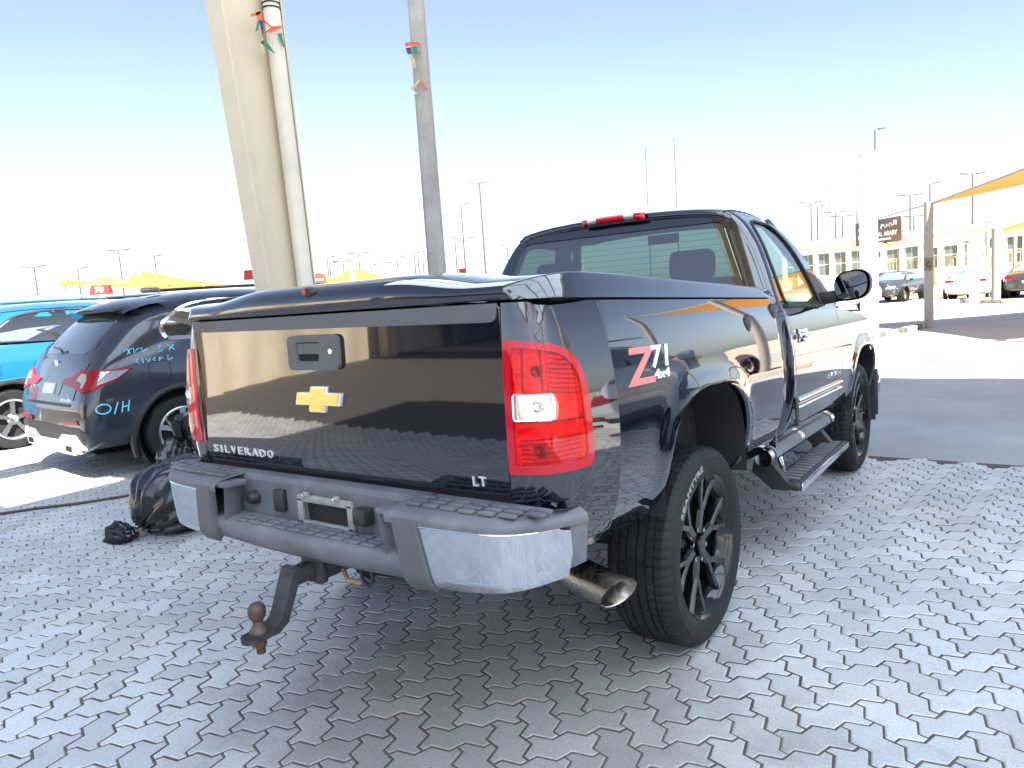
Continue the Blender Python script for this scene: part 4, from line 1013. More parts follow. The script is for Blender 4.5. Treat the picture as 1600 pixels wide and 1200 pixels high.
bn = thing('bunting', 'faded bunting scraps tied round the concrete pole', 'bunting', tuple(at_dist(650, 110, 8.85))); bo = Vector(bn.location)
def pd(pp, d=8.86): return [at_dist(a, c_, d) for a, c_ in pp]
for nm, m, pp in (('ribbon', 'orange', [(633, 67), (634, 73), (644, 65), (645, 71), (654, 66), (655, 71)]), ('pennant', 'green', [(645, 73), (651, 72), (645, 82), (652, 79), (648, 85), (652, 83)]),
                  ('pennant', 'blue', [(634, 75), (643, 74), (636, 82), (643, 82), (638, 85), (643, 85)]), ('pennant', 'straw', [(638, 85), (643, 84), (643, 98), (649, 96), (646, 107), (650, 106)]),
                  ('ribbon', 'straw', [(641, 140), (643, 145), (652, 126), (653, 131), (656, 124), (657, 128)]), ('ribbon', 'orange', [(655, 124), (656, 129), (661, 129), (660, 133), (667, 138), (665, 141)]),
                  ('pennant', 'white', [(640, 140), (643, 140), (641, 146), (650, 145), (648, 147), (652, 146)])):
    rag(nm, pd(pp), flagm[m], bn, bo)
b = B(); b.tube([p_-bo for p_ in pd([(633, 70), (645, 66), (656, 69)])], .007, 5); b.tube([p_-bo for p_ in pd([(634, 82), (648, 83), (658, 82)], 8.87)], .004, 5); b.obj('string', flagm['red'], bn)

# --- beyond the left of the frame, reflected in the tailgate: tan wall and dim workshop
tanm = mat('tan_render', (.74, .64, .49), .85, var=.08, vscale=.8, dirt=(.42, .33, .22), dirt_amt=.4, dirt_scale=.7)
wl = thing('boundary_wall', 'long tan wall mirrored in the black tailgate', 'wall', (-13.5, -13, 0))
b = B(); b.patch(lambda y, z: Vector((.10*math.sin(y*1.9)+.07*math.sin(y*4.7+z*.6)+.05*noise.noise(Vector((y*.7, z*.9, 3))), y, z)), lin(-12, 7.6, 120), lin(-.1, 3.4, 10)); b.obj('wall_face', tanm, wl)
b = B(); b.box((0, -2.2, 3.5), (.7, 19.9, .18)); b.obj('coping', tanm, wl, False)
for y in (-9, -2, 5):
    b = B(); b.box((.28, y, 1.7), (.4, .5, 3.5)); b.obj('pier', tanm, wl, False)
ws = thing('workshop', 'dim grey open workshop bay mirrored at the right of the tailgate', 'building', (-8, -21, 0))
gw = mat('grey_render', (.22, .21, .20), .85, var=.1)
b = B(); b.box((0, -3, 2.2), (9, .2, 4.4)); b.box((-4.5, 0, 2.2), (.2, 6.2, 4.4)); b.box((4.5, 0, 2.2), (.2, 6.2, 4.4)); b.obj('walls', gw, ws, False)
b = B(); b.box((0, .2, 4.5), (9.6, 7.4, .2)); b.obj('roof', gw, ws, False)
b = B(); b.tube([(-2, 2.8, 0), (-2, 2.8, 4.4)], .09, 10); b.obj('post', mat('red_post', (.5, .06, .05), .5), ws)
# ---------------------------------------------------------------- other cars
glass_dk = mat('dark_car_glass', (.012, .015, .018), .02, ior=2.7, coat=.6)
glass_lt = mat('pale_car_glass', (.16, .20, .20), .03, ior=1.8, coat=.6)
clad = mat('black_cladding', (.02, .02, .022), .5, bump=.15, bscale=200)
skid_m = mat('silver_skid', (.66, .64, .60), .4, metal=.1)
rim_s = mat('silver_rim', (.55, .56, .58), .25, metal=.9)
lens_r = mat('red_lens_solid', (.26, .004, .008), .16, ior=1.35)
lens_w = mat('clear_lamp_solid', (.75, .76, .78), .08, ior=1.6, coat=1)
plate_w = mat('white_plate', (.75, .75, .72), .5)
def carpaint(nm, col, rough=.06, ior=1.6): return mat('paint_'+nm, col, rough, ior=ior, coat=1.0)
def eval_cage(st, level, arches, W):
    K = len(st[0][1]); ring = []; V = []; F = []
    for y, pts in st:
        idx = []
        for i, (x, z) in enumerate(pts): V.append((x, y, z)); idx.append(len(V)-1)
        left = []
        for i in range(K-2, 0, -1): x, z = pts[i]; V.append((-x, y, z)); left.append(len(V)-1)
        ring.append(idx+left)
    n = 2*K-2
    for a, b_ in zip(ring[:-1], ring[1:]):
        for k in range(n): F.append((a[k], b_[k], b_[(k+1) % n], a[(k+1) % n]))
    for r_, fl in ((ring[0], False), (ring[-1], True)):
        R_ = r_[:K]; L_ = [r_[0]]+list(reversed(r_[K:]))+[r_[K-1]]
        for i in range(K-1):
            q = [R_[i], R_[i+1], L_[i+1], L_[i]]; q = list(dict.fromkeys(q))
            F.append(tuple(reversed(q)) if fl else tuple(q))
    me = bpy.data.meshes.new('cage'); me.from_pydata(V, [], F); o = bpy.data.objects.new('cage', me); C.objects.link(o)
    bm = bmesh.new(); bm.from_mesh(me); bmesh.ops.recalc_face_normals(bm, faces=bm.faces[:]); bm.to_mesh(me); bm.free()
    m = o.modifiers.new('s', 'SUBSURF'); m.levels = level; m.render_levels = level
    cut = []
    for yc, zc, r_ in arches:
        for sg in (1, -1):
            cb = B(); cb.lathe([(0, -.19), (r_, -.19), (r_, .22), (0, .22)], (sg*(W-.02), yc, zc), 'X', 48); cm = bpy.data.meshes.new('c'); cm.from_pydata([tuple(v) for v in cb.V], [], cb.F)
            bm = bmesh.new(); bm.from_mesh(cm); bmesh.ops.remove_doubles(bm, verts=bm.verts[:], dist=1e-5); bmesh.ops.recalc_face_normals(bm, faces=bm.faces[:]); bm.to_mesh(cm); bm.free()
            co_ = bpy.data.objects.new('c', cm); C.objects.link(co_); bo_ = o.modifiers.new('b', 'BOOLEAN'); bo_.operation = 'DIFFERENCE'; bo_.object = co_; bo_.solver = 'EXACT'; cut.append(co_)
    dg = bpy.context.evaluated_depsgraph_get(); ev = bpy.data.meshes.new_from_object(o.evaluated_get(dg))
    V = [v.co.copy() for v in ev.vertices]; F = [tuple(p.vertices) for p in ev.polygons]
    for c_ in cut+[o]: bpy.data.objects.remove(c_)
    return V, F
def car_wheel(parent, x, y, r_, sg, rimm, spokes=5, n=40):
    T = lambda v: Vector((x+sg*v.x, y+v.y, r_+v.z)); w = .11
    b = B(T); b.lathe([(r_*.66, .085), (r_*.70, .105), (r_*.84, w+.004), (r_*.95, w-.006), (r_*.99, w-.03), (r_, 0), (r_*.99, -w+.03), (r_*.7, -.105)], (0, 0, 0), 'X', n); wh = b.obj('wheel', rubber, parent)
    b = B(T); b.lathe([(0, .07), (r_*.13, .085), (r_*.16, .07), (r_*.2, .055)], (0, 0, 0), 'X', 18); b.lathe([(r_*.60, .0), (r_*.61, .09), (r_*.66, .103), (r_*.685, .10)], (0, 0, 0), 'X', n)
    for k in range(spokes):
        a = 2*math.pi*k/spokes+.3; d = Vector((math.cos(a), math.sin(a))); q = Vector((-d.y, d.x)); V = []
        for rr, ww, xx in ((r_*.10, .035, .078), (r_*.63, .045, .094)):
            for s_, dx in ((-1, -.03), (-1, 0), (1, 0), (1, -.03)): c_ = d*rr+q*ww*s_*.6; V.append(Vector((xx+dx, c_.x, c_.y)))
        b.add(V, [(0, 1, 5, 4), (1, 2, 6, 5), (2, 3, 7, 6), (3, 0, 4, 7), (4, 5, 6, 7)])
    b.obj('rim', rimm, wh)
    b = B(T); b.lathe([(0, .02), (r_*.6, .015)], (0, 0, 0), 'X', 24); b.obj('brake', dark, wh)
def on_body(name, bvh, strokes, o, a, b_, m, parent, r_=.004):
    a = Vector(a).normalized(); b_ = Vector(b_).normalized(); d = -a.cross(b_); o = Vector(o); bb = B()
    for st in strokes:
        P = []
        for u, v in st:
            h = bvh.ray_cast(o+a*u+b_*v-d*3, d, 8)
            if h[0] is not None: P.append(h[0]-d*.002)
        if len(P) > 1: bb.tube(P, r_, 6)
    return bb.obj(name, m, parent)
def conform_text(name, bvh, s, w, h_, o, a, b_, m, parent, depth=.004, bold=.02):
    V, F = fit_text(s, w, h_, depth, bold); a = Vector(a).normalized(); b_ = Vector(b_).normalized(); d = -a.cross(b_); o = Vector(o); bb = B(); P = []
    for v in V:
        q = o+a*v.x+b_*v.y; h = bvh.ray_cast(q-d*2, d, 8); p_ = h[0] if h[0] is not None else q; P.append(p_-d*(.001+v.z))
    bb.add(P, F); return bb.obj(name, m, parent, False)

SUV_ST = [
 (.02, [(0, .26), (.66, .26), (.80, .33), (.83, .48), (.81, .62), (.74, .67), (.45, .69), (0, .69)]),
 (.05, [(0, .25), (.82, .25), (.93, .36), (.955, .60), (.935, .74), (.87, .80), (.5, .815), (0, .82)]),
 (.16, [(0, .28), (.88, .28), (.975, .45), (.995, .72), (.975, .96), (.90, 1.06), (.55, 1.12), (0, 1.14)]),
 (.24, [(0, .27), (.90, .27), (.99, .5), (1.01, .8), (.99, 1.06), (.92, 1.18), (.62, 1.255), (0, 1.275)]),
 (.40, [(0, .27), (.90, .27), (.99, .5), (1.015, .8), (.995, 1.09), (.93, 1.25), (.70, 1.42), (0, 1.45)]),
 (.66, [(0, .27), (.90, .27), (.99, .5), (1.015, .8), (.995, 1.10), (.93, 1.30), (.745, 1.665), (0, 1.71)]),
 (1.05, [(0, .27), (.90, .27), (.99, .5), (1.01, .8), (.99, 1.11), (.925, 1.31), (.755, 1.745), (0, 1.80)]),
 (1.7, [(0, .27), (.90, .27), (.98, .5), (1.0, .8), (.985, 1.10), (.92, 1.30), (.75, 1.79), (0, 1.845)]),
 (2.7, [(0, .27), (.90, .27), (.98, .5), (1.0, .8), (.985, 1.08), (.92, 1.28), (.73, 1.775), (0, 1.83)]),
 (3.15, [(0, .27), (.90, .27), (.98, .5), (1.0, .8), (.985, 1.06), (.92, 1.20), (.70, 1.56), (0, 1.62)]),
 (3.65, [(0, .27), (.90, .27), (.98, .5), (1.0, .8), (.975, 1.03), (.90, 1.12), (.60, 1.17), (0, 1.19)]),
 (4.4, [(0, .27), (.86, .27), (.95, .5), (.97, .76), (.93, .95), (.84, 1.02), (.5, 1.06), (0, 1.08)]),
 (4.75, [(0, .30), (.76, .30), (.84, .45), (.86, .68), (.82, .84), (.74, .92), (.45, .96), (0, .98)]),
 (4.86, [(0, .36), (.60, .36), (.66, .46), (.68, .62), (.66, .74), (.58, .80), (.36, .84), (0, .85)])]
SED_ST = [
 (.0, [(0, .36), (.60, .36), (.70, .42), (.74, .55), (.72, .74), (.66, .80), (.4, .83), (0, .84)]),
 (.08, [(0, .26), (.78, .26), (.86, .40), (.885, .62), (.86, .86), (.79, .95), (.5, .99), (0, 1.0)]),
 (.55, [(0, .22), (.82, .22), (.90, .42), (.92, .68), (.895, .90), (.80, 1.0), (.55, 1.05), (0, 1.07)]),
 (1.0, [(0, .22), (.82, .22), (.90, .42), (.925, .68), (.90, .92), (.81, 1.03), (.60, 1.26), (0, 1.30)]),
 (1.45, [(0, .22), (.82, .22), (.90, .42), (.925, .68), (.90, .92), (.82, 1.04), (.62, 1.42), (0, 1.47)]),
 (2.3, [(0, .22), (.82, .22), (.90, .42), (.92, .68), (.895, .92), (.82, 1.03), (.62, 1.43), (0, 1.485)]),
 (2.8, [(0, .22), (.82, .22), (.90, .42), (.92, .68), (.895, .91), (.81, 1.0), (.58, 1.25), (0, 1.30)]),
 (3.35, [(0, .22), (.82, .22), (.90, .42), (.92, .68), (.885, .88), (.80, .95), (.55, .99), (0, 1.01)]),
 (4.2, [(0, .22), (.80, .22), (.875, .40), (.89, .62), (.85, .78), (.76, .85), (.5, .88), (0, .90)]),
 (4.55, [(0, .26), (.70, .26), (.77, .38), (.79, .55), (.76, .68), (.68, .74), (.42, .77), (0, .78)]),
 (4.65, [(0, .32), (.52, .32), (.58, .40), (.60, .52), (.58, .60), (.5, .65), (.3, .67), (0, .68)])]
SUV_GEO = eval_cage(SUV_ST, 3, [(.92, .37, .445), (3.85, .37, .445)], 1.0)
SED_GEO = eval_cage(SED_ST, 3, [(.98, .33, .385), (3.72, .33, .385)], .92)
def body_obj(geo, m, parent): return mesh_obj('body', geo[0], geo[1], m, parent, True, 40)
def make_suv(label, loc, rotz, paintm, group=None, detail=True, glassm=None, name='parked_suv'):
    t = thing(name, label, 'suv', loc, rotz, group); bd = body_obj(SUV_GEO, paintm, t); bv = bvh_of([bd]); gm = glassm or glass_dk
    X_, Y_, Z_ = (1, 0, 0), (0, 1, 0), (0, 0, 1)
    rwp = rounded([(-.64, 1.225), (.64, 1.225), (.60, 1.56), (.50, 1.60), (-.50, 1.60), (-.60, 1.56)], .05)
    rw_ = conform('rear_window', bv, rwp, (0, -1, 0), X_, Z_, gm, t, .004, .01, .05)
    for sg in (1, -1):
        a_ = (0, sg, 0)
        wp = rounded([(sg*.86, 1.315), (sg*3.26, 1.24), (sg*2.55, 1.66), (sg*1.6, 1.70), (sg*1.12, 1.63), (sg*.84, 1.45)], [.05, .03, .25, .3, .15, .08]); 
        if sg < 0: wp = list(reversed(wp))
        w_ = conform('side_window', bv, wp, (sg*2, 0, 0), a_, Z_, gm, t, .004, .01, .07)
        on_body('window_chrome', bv, [[(u, v) for u, v in wp]+[wp[0]]], (sg*2, 0, 0), a_, Z_, bright, w_, .024)
        on_body('window_pillar', bv, [[(sg*1.62, 1.30), (sg*1.64, 1.70)], [(sg*2.05, 1.30), (sg*2.02, 1.69)]], (sg*2, 0, 0), a_, Z_, clad, w_, .03)
        for yc in (.92, 3.85):
            ring = []
            for a in lin(R(-22), R(202), 33):
                q = bv.find_nearest(Vector((sg*.99, yc+.455*math.cos(a), .37+.455*math.sin(a)))); ring.append(Vector((q[0].x+sg*.0, yc+.47*math.cos(a), .37+.47*math.sin(a))))
            bb = B(); bb.tube(ring, .035, 8); bb.obj('arch_cladding', clad, t)
            bb = B(); bb.lathe([(.444, -.17), (.444, .0)], (sg*.98, yc, .37), 'X', 40); bb.lathe([(0, -.17*1), (.444, -.17)], (sg*.98 if sg > 0 else -.98+.34, yc, .37), 'X', 40); bb.obj('wheel_well', dark, t)
            car_wheel(t, sg*.87, yc, .37, sg, rim_s, 5)
        bb = B(); bb.box((sg*.985, 2.38, .36), (.05, 2.0, .20), None, .02); bb.obj('sill_cladding', clad, t)
        bb = B(); bb.box((sg*1.13, 3.0, 1.26), (.22, .10, .15), None, .05, 3); bb.obj('door_mirror', paintm, t)
    # roof spoiler
    bb = B(); bb.patch(lambda x, i: Vector((x, [.92, .70, .50, .485, .52, .80][int(i)]+.10*(abs(x)/.72)**3, [1.765, 1.735, 1.672, 1.655, 1.645, 1.66][int(i)]-.07*(x/.72)**2)), lin(-.72, .72, 17), range(6)); bb.obj('spoiler', paintm, t, True, 40)
    bb = B(); bb.box((0, .64, 1.632), (1.30, .22, .03), None, .01); bb.obj('spoiler_underside', clad, t)
    for sg in (1, -1):
        bb = B(); bb.tube([Vector((sg*.70, y, 1.80+.02*math.sin((y-.9)/2.1*math.pi))) for y in lin(.95, 2.95, 12)], .018, 6); bb.obj('roof_rail', paintm, t)
    bb = B(); bb.box((0, 1.15, 1.84), (.07, .20, .06), None, .025); bb.obj('roof_aerial', paintm, t)
    # lamps wrapped round the corners
    for sg in (1, -1):
        a_ = Vector((.80, .60*sg, 0)) if sg > 0 else Vector((.80, -.60, 0)); o_ = Vector((sg*.80, .08, 0))-Vector((sg*.6, -.8, 0))*0
        lp = [(-.36*sg, .985), (-.15*sg, 1.02), (-.02*sg, 1.08), (.16*sg, 1.075), (.40*sg, 1.065), (.33*sg, .98), (.20*sg, .90), (.04*sg, .865), (-.04*sg, .90), (-.30*sg, .935)]
        if sg < 0: lp = list(reversed(lp))
        tl = conform('tail_lamp', bv, lp, o_, a_, Z_, lens_r, t, .012, .02, .03)
        if detail:
            ip = [(-.075*sg, .975), (.0, 1.045), (.075*sg, 1.04), (.10*sg, .985), (.06*sg, .915), (.02*sg, .91), (.03*sg, .955), (-.03*sg, .975)]
            if sg < 0: ip = list(reversed(ip))
            conform('lamp_inner', bv, ip, o_, a_, Z_, mat('smoked_inner_lamp', (.35, .27, .17), .15, coat=1), tl, .016, .01, .02)
            kp = [(.22*sg, 1.055), (.385*sg, 1.055), (.32*sg, .985), (.20*sg, .93)]
            if sg < 0: kp = list(reversed(kp))
            conform('lamp_tail', bv, kp, o_, a_, Z_, glass_dk, tl, .016, .01, .03)
            on_body('lamp_line', bv, [[(-.34*sg, .975), (-.10*sg, .985), (-.03*sg, .975)], [(-.28*sg, .945), (-.03*sg, .945), (.03*sg, .955)], [(.0, .90), (.10*sg, .985), (.075*sg, 1.04)]], o_, a_, Z_, lens_w, tl, .006)
        rp = rounded([(sg*.46, .555), (sg*.83, .575), (sg*.80, .615), (sg*.48, .60)], .01)
        if sg < 0: rp = list(reversed(rp))
        conform('rear_reflector', bv, rp, (0, -1, 0), X_, Z_, lens_r, t, .012, .02, .04)
    ck = rounded([(-.90, .285), (.90, .285), (.93, .50), (.80, .545), (-.80, .545), (-.93, .50)], .04)
    conform('bumper_cladding', bv, ck, (0, -1, 0), X_, Z_, clad, t, .006, .01, .06)
    sk = rounded([(-.82, .275), (.82, .275), (.88, .36), (.74, .475), (.40, .465), (.28, .40), (-.28, .40), (-.40, .465), (-.74, .475), (-.88, .36)], .03)
    conform('skid_plate', bv, sk, (0, -1, 0), X_, Z_, skid_m, t, .016, .02, .05)
    for sg in (1, -1):
        bb = B(); pp = rounded([(-.11, -.035), (.09, -.045), (.11, .035), (-.09, .04)], .02); bb.prism(pp, lambda a, b_, d: Vector((sg*(.57+a), .02+d, .335+b_)), -.02, .12); ex = bb.obj('exhaust_tip', bright, t, True, 30)
        bb = B(); bb.prism([(a*.78, b_*.7) for a, b_ in pp], lambda a, b_, d: Vector((sg*(.57+a), .02+d, .335+b_)), -.0225, -.0215); bb.obj('exhaust_bore', dark, ex, False)
    cr = rounded([(-.30, .83), (.30, .83), (.34, .96), (-.34, .96)], .03)
    conform('plate_recess', bv, cr, (0, -1, 0), X_, Z_, paintm, t, .004, .008, .05)
    pl_ = conform('number_plate', bv, rounded([(-.15, .845), (.15, .845), (.15, .945), (-.15, .945)], .008), (0, -1, 0), X_, Z_, plate_w, t, .018, .02, .05)
    if detail:
        conform('boot_crease', bv, [(-.64, .735), (.64, .735), (.66, .765), (-.66, .765)], (0, -1, 0), X_, Z_, clad, t, .004, .006, .05)
        bb = B(); h = bv.ray_cast(Vector((0, -2, 1.13)), Vector((0, 1, 0))); bb.lathe([(0, -.012), (.034, -.010), (.042, 0)], h[0], 'Y', 24); bg_ = bb.obj('round_badge', lens_w, t)
        bb = B(); bb.lathe([(.034, -.012), (.045, -.010), (.047, 0)], h[0], 'Y', 24); bb.obj('badge_ring', letters, t)
        conform_text('badge_lettering', bv, 'xDrive30i', .26, .034, (.50, -1, .80), X_, Z_, bright, t, .005)
        on_body('rear_wiper', bv, [[(.0, 1.25), (-.12, 1.275), (-.34, 1.29)], [(.02, 1.235), (.16, 1.245)]], (0, -1, 0), X_, Z_, clad, t, .014)
        on_body('hatch_seam', bv, [[(.70, .80), (.72, .98), (.80, 1.12), (.70, 1.30), (.63, 1.60)], [(-.70, .80), (-.72, .98), (-.80, 1.12), (-.70, 1.30), (-.63, 1.60)]], (0, -1, 0), X_, Z_, dark, t, .005)
        fl_ = rounded([(.42, .92), (.62, .92), (.62, 1.10), (.42, 1.10)], .04)
        on_body('fuel_flap_seam', bv, [[(u+.22, v) for u, v in fl_]+[(fl_[0][0]+.22, fl_[0][1])]], (2, 0, 0), Y_, Z_, dark, t, .003)
        on_body('door_seam', bv, [[(1.30, .5), (1.33, .75), (1.55, 1.0), (1.60, 1.30)]], (2, 0, 0), Y_, Z_, dark, t, .004)
        on_body('flank_crease', bv, [[(.30, .80), (.8, .86), (1.4, .88)]], (2, 0, 0), Y_, Z_, paintm, t, .006)
    return t, bv
def make_sedan(label, loc, rotz, paintm, group=None, glassm=None, plate=True, name='parked_car', crashed=False):
    t = thing(name, label, 'car', loc, rotz, group); geo = SED_GEO
    if crashed:
        V = []
        for v in geo[0]:
            k = max(0, min(1, (v.y-3.7)/.7)); q = noise.noise_vector(v*3.1)*.10+noise.noise_vector(v*9)*.05; w = v+q*k; w.y -= .25*k*(1 if v.x > 0 else .4); V.append(w)
        geo = (V, geo[1])
    bd = body_obj(geo, paintm, t); bv = bvh_of([bd]); gm = glassm or glass_lt; X_, Z_ = (1, 0, 0), (0, 0, 1)
    conform('rear_window', bv, rounded([(-.62, 1.09), (.62, 1.09), (.50, 1.38), (-.50, 1.38)], .05), (0, -1, 0), X_, Z_, gm, t, .004, .01, .08)
    conform('windscreen', bv, rounded([(.70, 1.02), (-.70, 1.02), (-.52, 1.38), (.52, 1.38)][::-1], .05), (0, 6, 0), (-1, 0, 0), Z_, gm, t, .004, .01, .08)
    for sg in (1, -1):
        wp = rounded([(sg*.95, 1.02), (sg*2.95, .99), (sg*2.35, 1.34), (sg*1.5, 1.37)], .08); wp = wp if sg > 0 else list(reversed(wp))
        conform('side_window', bv, wp, (sg*2, 0, 0), (0, sg, 0), Z_, gm, t, .004, .01, .1)
        for yc in (.98, 3.72):
            car_wheel(t, sg*.80, yc, .33, sg, rim_s, 5, 28)
            bb = B(); bb.lathe([(.384, -.17), (.384, .0)], (sg*.90, yc, .33), 'X', 30); bb.lathe([(0, 0), (.384, 0)], (sg*.73, yc, .33), 'X', 30); bb.obj('wheel_well', dark, t)
        lp = [(sg*.42, .80), (sg*.84, .78), (sg*.83, .90), (sg*.46, .87)]; lp = lp if sg > 0 else list(reversed(lp))
        conform('tail_lamp', bv, lp, (0, -1, 0), X_, Z_, lens_r, t, .008, .02, .06)
        if not (crashed and sg > 0):
            hp = [(-sg*.40, .62), (-sg*.78, .64), (-sg*.74, .75), (-sg*.44, .70)]; hp = list(reversed(hp)) if sg > 0 else hp
            conform('headlamp', bv, [(u, v) for u, v in hp], (0, 6, 0), (-1, 0, 0), Z_, lens_w, t, .008, .02, .06)
        bb = B(); bb.box((sg*.98, 2.85, 1.0), (.18, .09, .12), None, .04); bb.obj('door_mirror', paintm, t)
    conform('bumper_grille', bv, rounded([(-.5, .34), (.5, .34), (.55, .50), (-.55, .50)], .03), (0, 6, 0), (-1, 0, 0), Z_, clad, t, .006, .02, .08)
    conform('bumper_valance', bv, rounded([(-.7, .30), (.7, .30), (.7, .38), (-.7, .38)], .02), (0, -1, 0), X_, Z_, clad, t, .006, .02, .08)
    if plate: conform('number_plate', bv, [(-.2, .60), (.2, .60), (.2, .70), (-.2, .70)], (0, -1, 0), X_, Z_, plate_w, t, .01, .01, .1)
    if crashed:
        for k in range(7):
            bb = B(); p_ = Vector((random.uniform(-.1, .75), 4.15+random.uniform(0, .35), random.uniform(.3, .75))); bb.box(p_, (random.uniform(.1, .3), random.uniform(.05, .2), random.uniform(.03, .12)), Matrix.Rotation(random.uniform(-1, 1), 3, 'Y') @ Matrix.Rotation(random.uniform(-1, 1), 3, 'Z')); bb.obj('torn_panel', [clad, skid_m, dark][k % 3], t, False)
    return t, bv

pgrey = mat('paint_graphite', (.040, .046, .060), .14, metal=.25, ior=1.45, coat=.5)
suv, sbv = make_suv('dark graphite crossover with blue paint-pen writing on its flank', (-5.88, .33, 0), R(-6), pgrey); suv.scale = (1, 1, .972)
pen = mat('blue_paint_pen', (.20, .62, .85), .5)
Ya, Zb = (0, 1, 0), (0, 0, 1)
for st_ in [[(.06*math.cos(a), .045*math.sin(a)) for a in lin(0, 6.6, 18)], [(.085, -.06), (.125, .05)], [(.15, -.055), (.17, .05)], [(.16, -.005), (.215, .005)], [(.205, -.05), (.225, .055)]]: on_body('pen_stroke', sbv, [st_], (2, .20, .71), Ya, Zb, pen, suv, .006)
scr = [[(.0, .02), (.03, .05), (.05, .0), (.02, -.01), (.05, .04), (.09, .05), (.08, 0), (.12, .04), (.16, .045), (.15, 0), (.20, .03)], [(.30, .05), (.34, .055), (.31, .02), (.34, 0), (.30, -.01)], [(.40, .0), (.46, .05)], [(.40, .05), (.46, .0)],
       [(.10, -.10), (.07, -.08), (.10, -.06)], [(.14, -.10), (.14, -.06)], [(.17, -.06), (.19, -.10), (.21, -.06)], [(.26, -.06), (.23, -.08), (.26, -.10), (.24, -.08)], [(.29, -.10), (.30, -.06), (.33, -.07), (.30, -.08)], [(.38, -.05), (.37, -.10), (.42, -.08)]]
for st_ in scr: on_body('pen_stroke', sbv, [st_], (2, .46, 1.20), Ya, Zb, pen, suv, .005)
# ---------------------------------------------------------------- more parked cars
pblue = carpaint('azure', (.014, .12, .25), .06, 1.6)
bl_suv, bbv = make_suv('bright blue crossover cut by the left edge, beside the dark crossover', (-9.25, .0, 0), 0, pblue, detail=True)
pbeige = carpaint('beige', (.50, .44, .34), .15, 1.5)
bg_suv, _ = make_suv('tall beige car of which only the roof shows behind the blue crossover', (-13.2, 1.3, 0), 0, pbeige, detail=False); bg_suv.scale = (1.0, 1.0, 1.12)
psil = carpaint('silver', (.42, .44, .47), .12, 1.6)
make_suv('silver car mirrored in the truck flank behind the decal', (4.15, 1.4, 0), 0, psil, detail=False)
pred = carpaint('red', (.42, .012, .015), .08, 1.6)
make_sedan('red car in the sun mirrored in the truck flank', (6.6, 8.6, 0), R(10), pred)
pwht = carpaint('white', (.74, .74, .73), .15, 1.5)
make_sedan('white car in the sun mirrored in the truck door', (9.6, 10.5, 0), R(8), pwht, group=None)
pblk = carpaint('black2', (.03, .032, .035), .12, 1.6)
def place(px, py, d):
    p = at_dist(px, py, d); return (p.x, p.y, 0)
far_g = None
make_sedan('white sedan seen from behind, under the far shade sails', place(1508, 450, 36.5), R(-14), pwht)
make_sedan('crashed black sedan with its crumpled front facing the yard', place(1425, 450, 43.5), R(168), pblk, crashed=True, plate=False)
pslate = carpaint('slate', (.10, .13, .17), .1, 1.6)
make_sedan('slate blue sedan behind the crashed black sedan', place(1487, 440, 47.5), R(-62), pslate)
make_sedan('white car half hidden by the truck mirror and the white pole', place(1352, 460, 33.0), R(150), pwht)
make_sedan('black car with red tail lamp at the right edge of the yard', place(1606, 450, 37), R(-4), pblk)
make_sedan('pale car far back behind the crashed black sedan', place(1392, 430, 52), R(20), pwht)

# red roof number markers
tagm = mat('red_marker', (.50, .02, .015), .5); white_txt = mat('marker_white', (.8, .8, .78), .5)
def marker(label, p, w, h, txt=None, parent=None):
    t = thing('number_marker', label, 'marker', tuple(p), YAW); b = B()
    pr = [(-w*.5, 0), (w*.5, 0), (w*.43, h), (-w*.43, h)]
    b.prism(pr, lambda a, c_, d: Vector((a, d*(1-.5*c_/h), c_)), -.05, .05); b.obj('marker_body', tagm, t, False)
    if txt:
        V, F = fit_text(txt, w*.42, h*.68, .004, .03); b = B(); b.add([Vector((v.x, -.05*(1-.5*(h*.5+v.y)/h)-.002-v.z, h*.5+v.y)) for v in V], F); b.obj('marker_number', white_txt, t, False)
    return t
p_ = at_dist(159, 460, 9.6); marker('red roof marker numbered 70 on the blue crossover', p_, .235, .10, '70')
p_ = at_dist(391, 437, 10.6); marker('plain red roof marker just left of the cream column', p_, .14, .13)
p_ = at_dist(723, 429, 11); marker('small red roof marker peeping over the bed cover', p_, .11, .09)
rs = thing('round_sign', 'round red sign with a white bar, right of the cream column', 'sign', tuple(at_dist(499, 437, 14)), YAW)
b = B(); b.lathe([(0, -.01), (.125, -.01), (.125, .01), (0, .01)], (0, 0, 0), 'Y', 28); b.obj('disc', mat('sign_red', (.55, .05, .03), .5), rs, False)
b = B(); b.box((0, -.014, 0), (.15, .006, .035)); b.obj('bar', white_txt, rs, False); b = B(); b.tube([(0, .02, -.12), (0, .02, -rs.location.z)], .02, 8); b.obj('post', cream, rs)

# ---------------------------------------------------------------- rubbish bag, scrap of bag, cable
bagm = mat('black_bag_film', (.008, .009, .012), .22, ior=1.6, bump=.35, bscale=38, rvar=.08)
g0 = on_ground(262, 833); bag = thing('rubbish_bag', 'full black plastic rubbish bag lying by the left end of the bumper', 'rubbish bag', (g0.x-.02, g0.y+.16, 0))
knot = Vector((-.05, -.33, .05))
def bagp(th, ph):
    d = Vector((math.cos(th)*math.sin(ph), math.sin(th)*math.sin(ph), math.cos(ph)))
    r_ = Vector((d.x*.335, d.y*.33, d.z*.27))
    p = r_+Vector((0, 0, .235)); kd = (p-knot); dist = kd.length
    ang = math.atan2(kd.x, kd.z+.001); fold = .5*math.sin(ang*17+3*noise.noise(p*3))+.5*noise.noise(Vector((ang*5, dist*2.2, 1)))
    k = math.exp(-(dist/.36)**2); p += d*fold*(.012+.034*k)
    p += d*(noise.noise(p*6.5)*.022+noise.noise(p*15)*.009)
    q = max(0, 1-dist/.30); p = p.lerp(knot+(p-knot)*.55, q*.75)
    if p.z < .004: p.z = .004+.002*noise.noise(p*20)
    return p
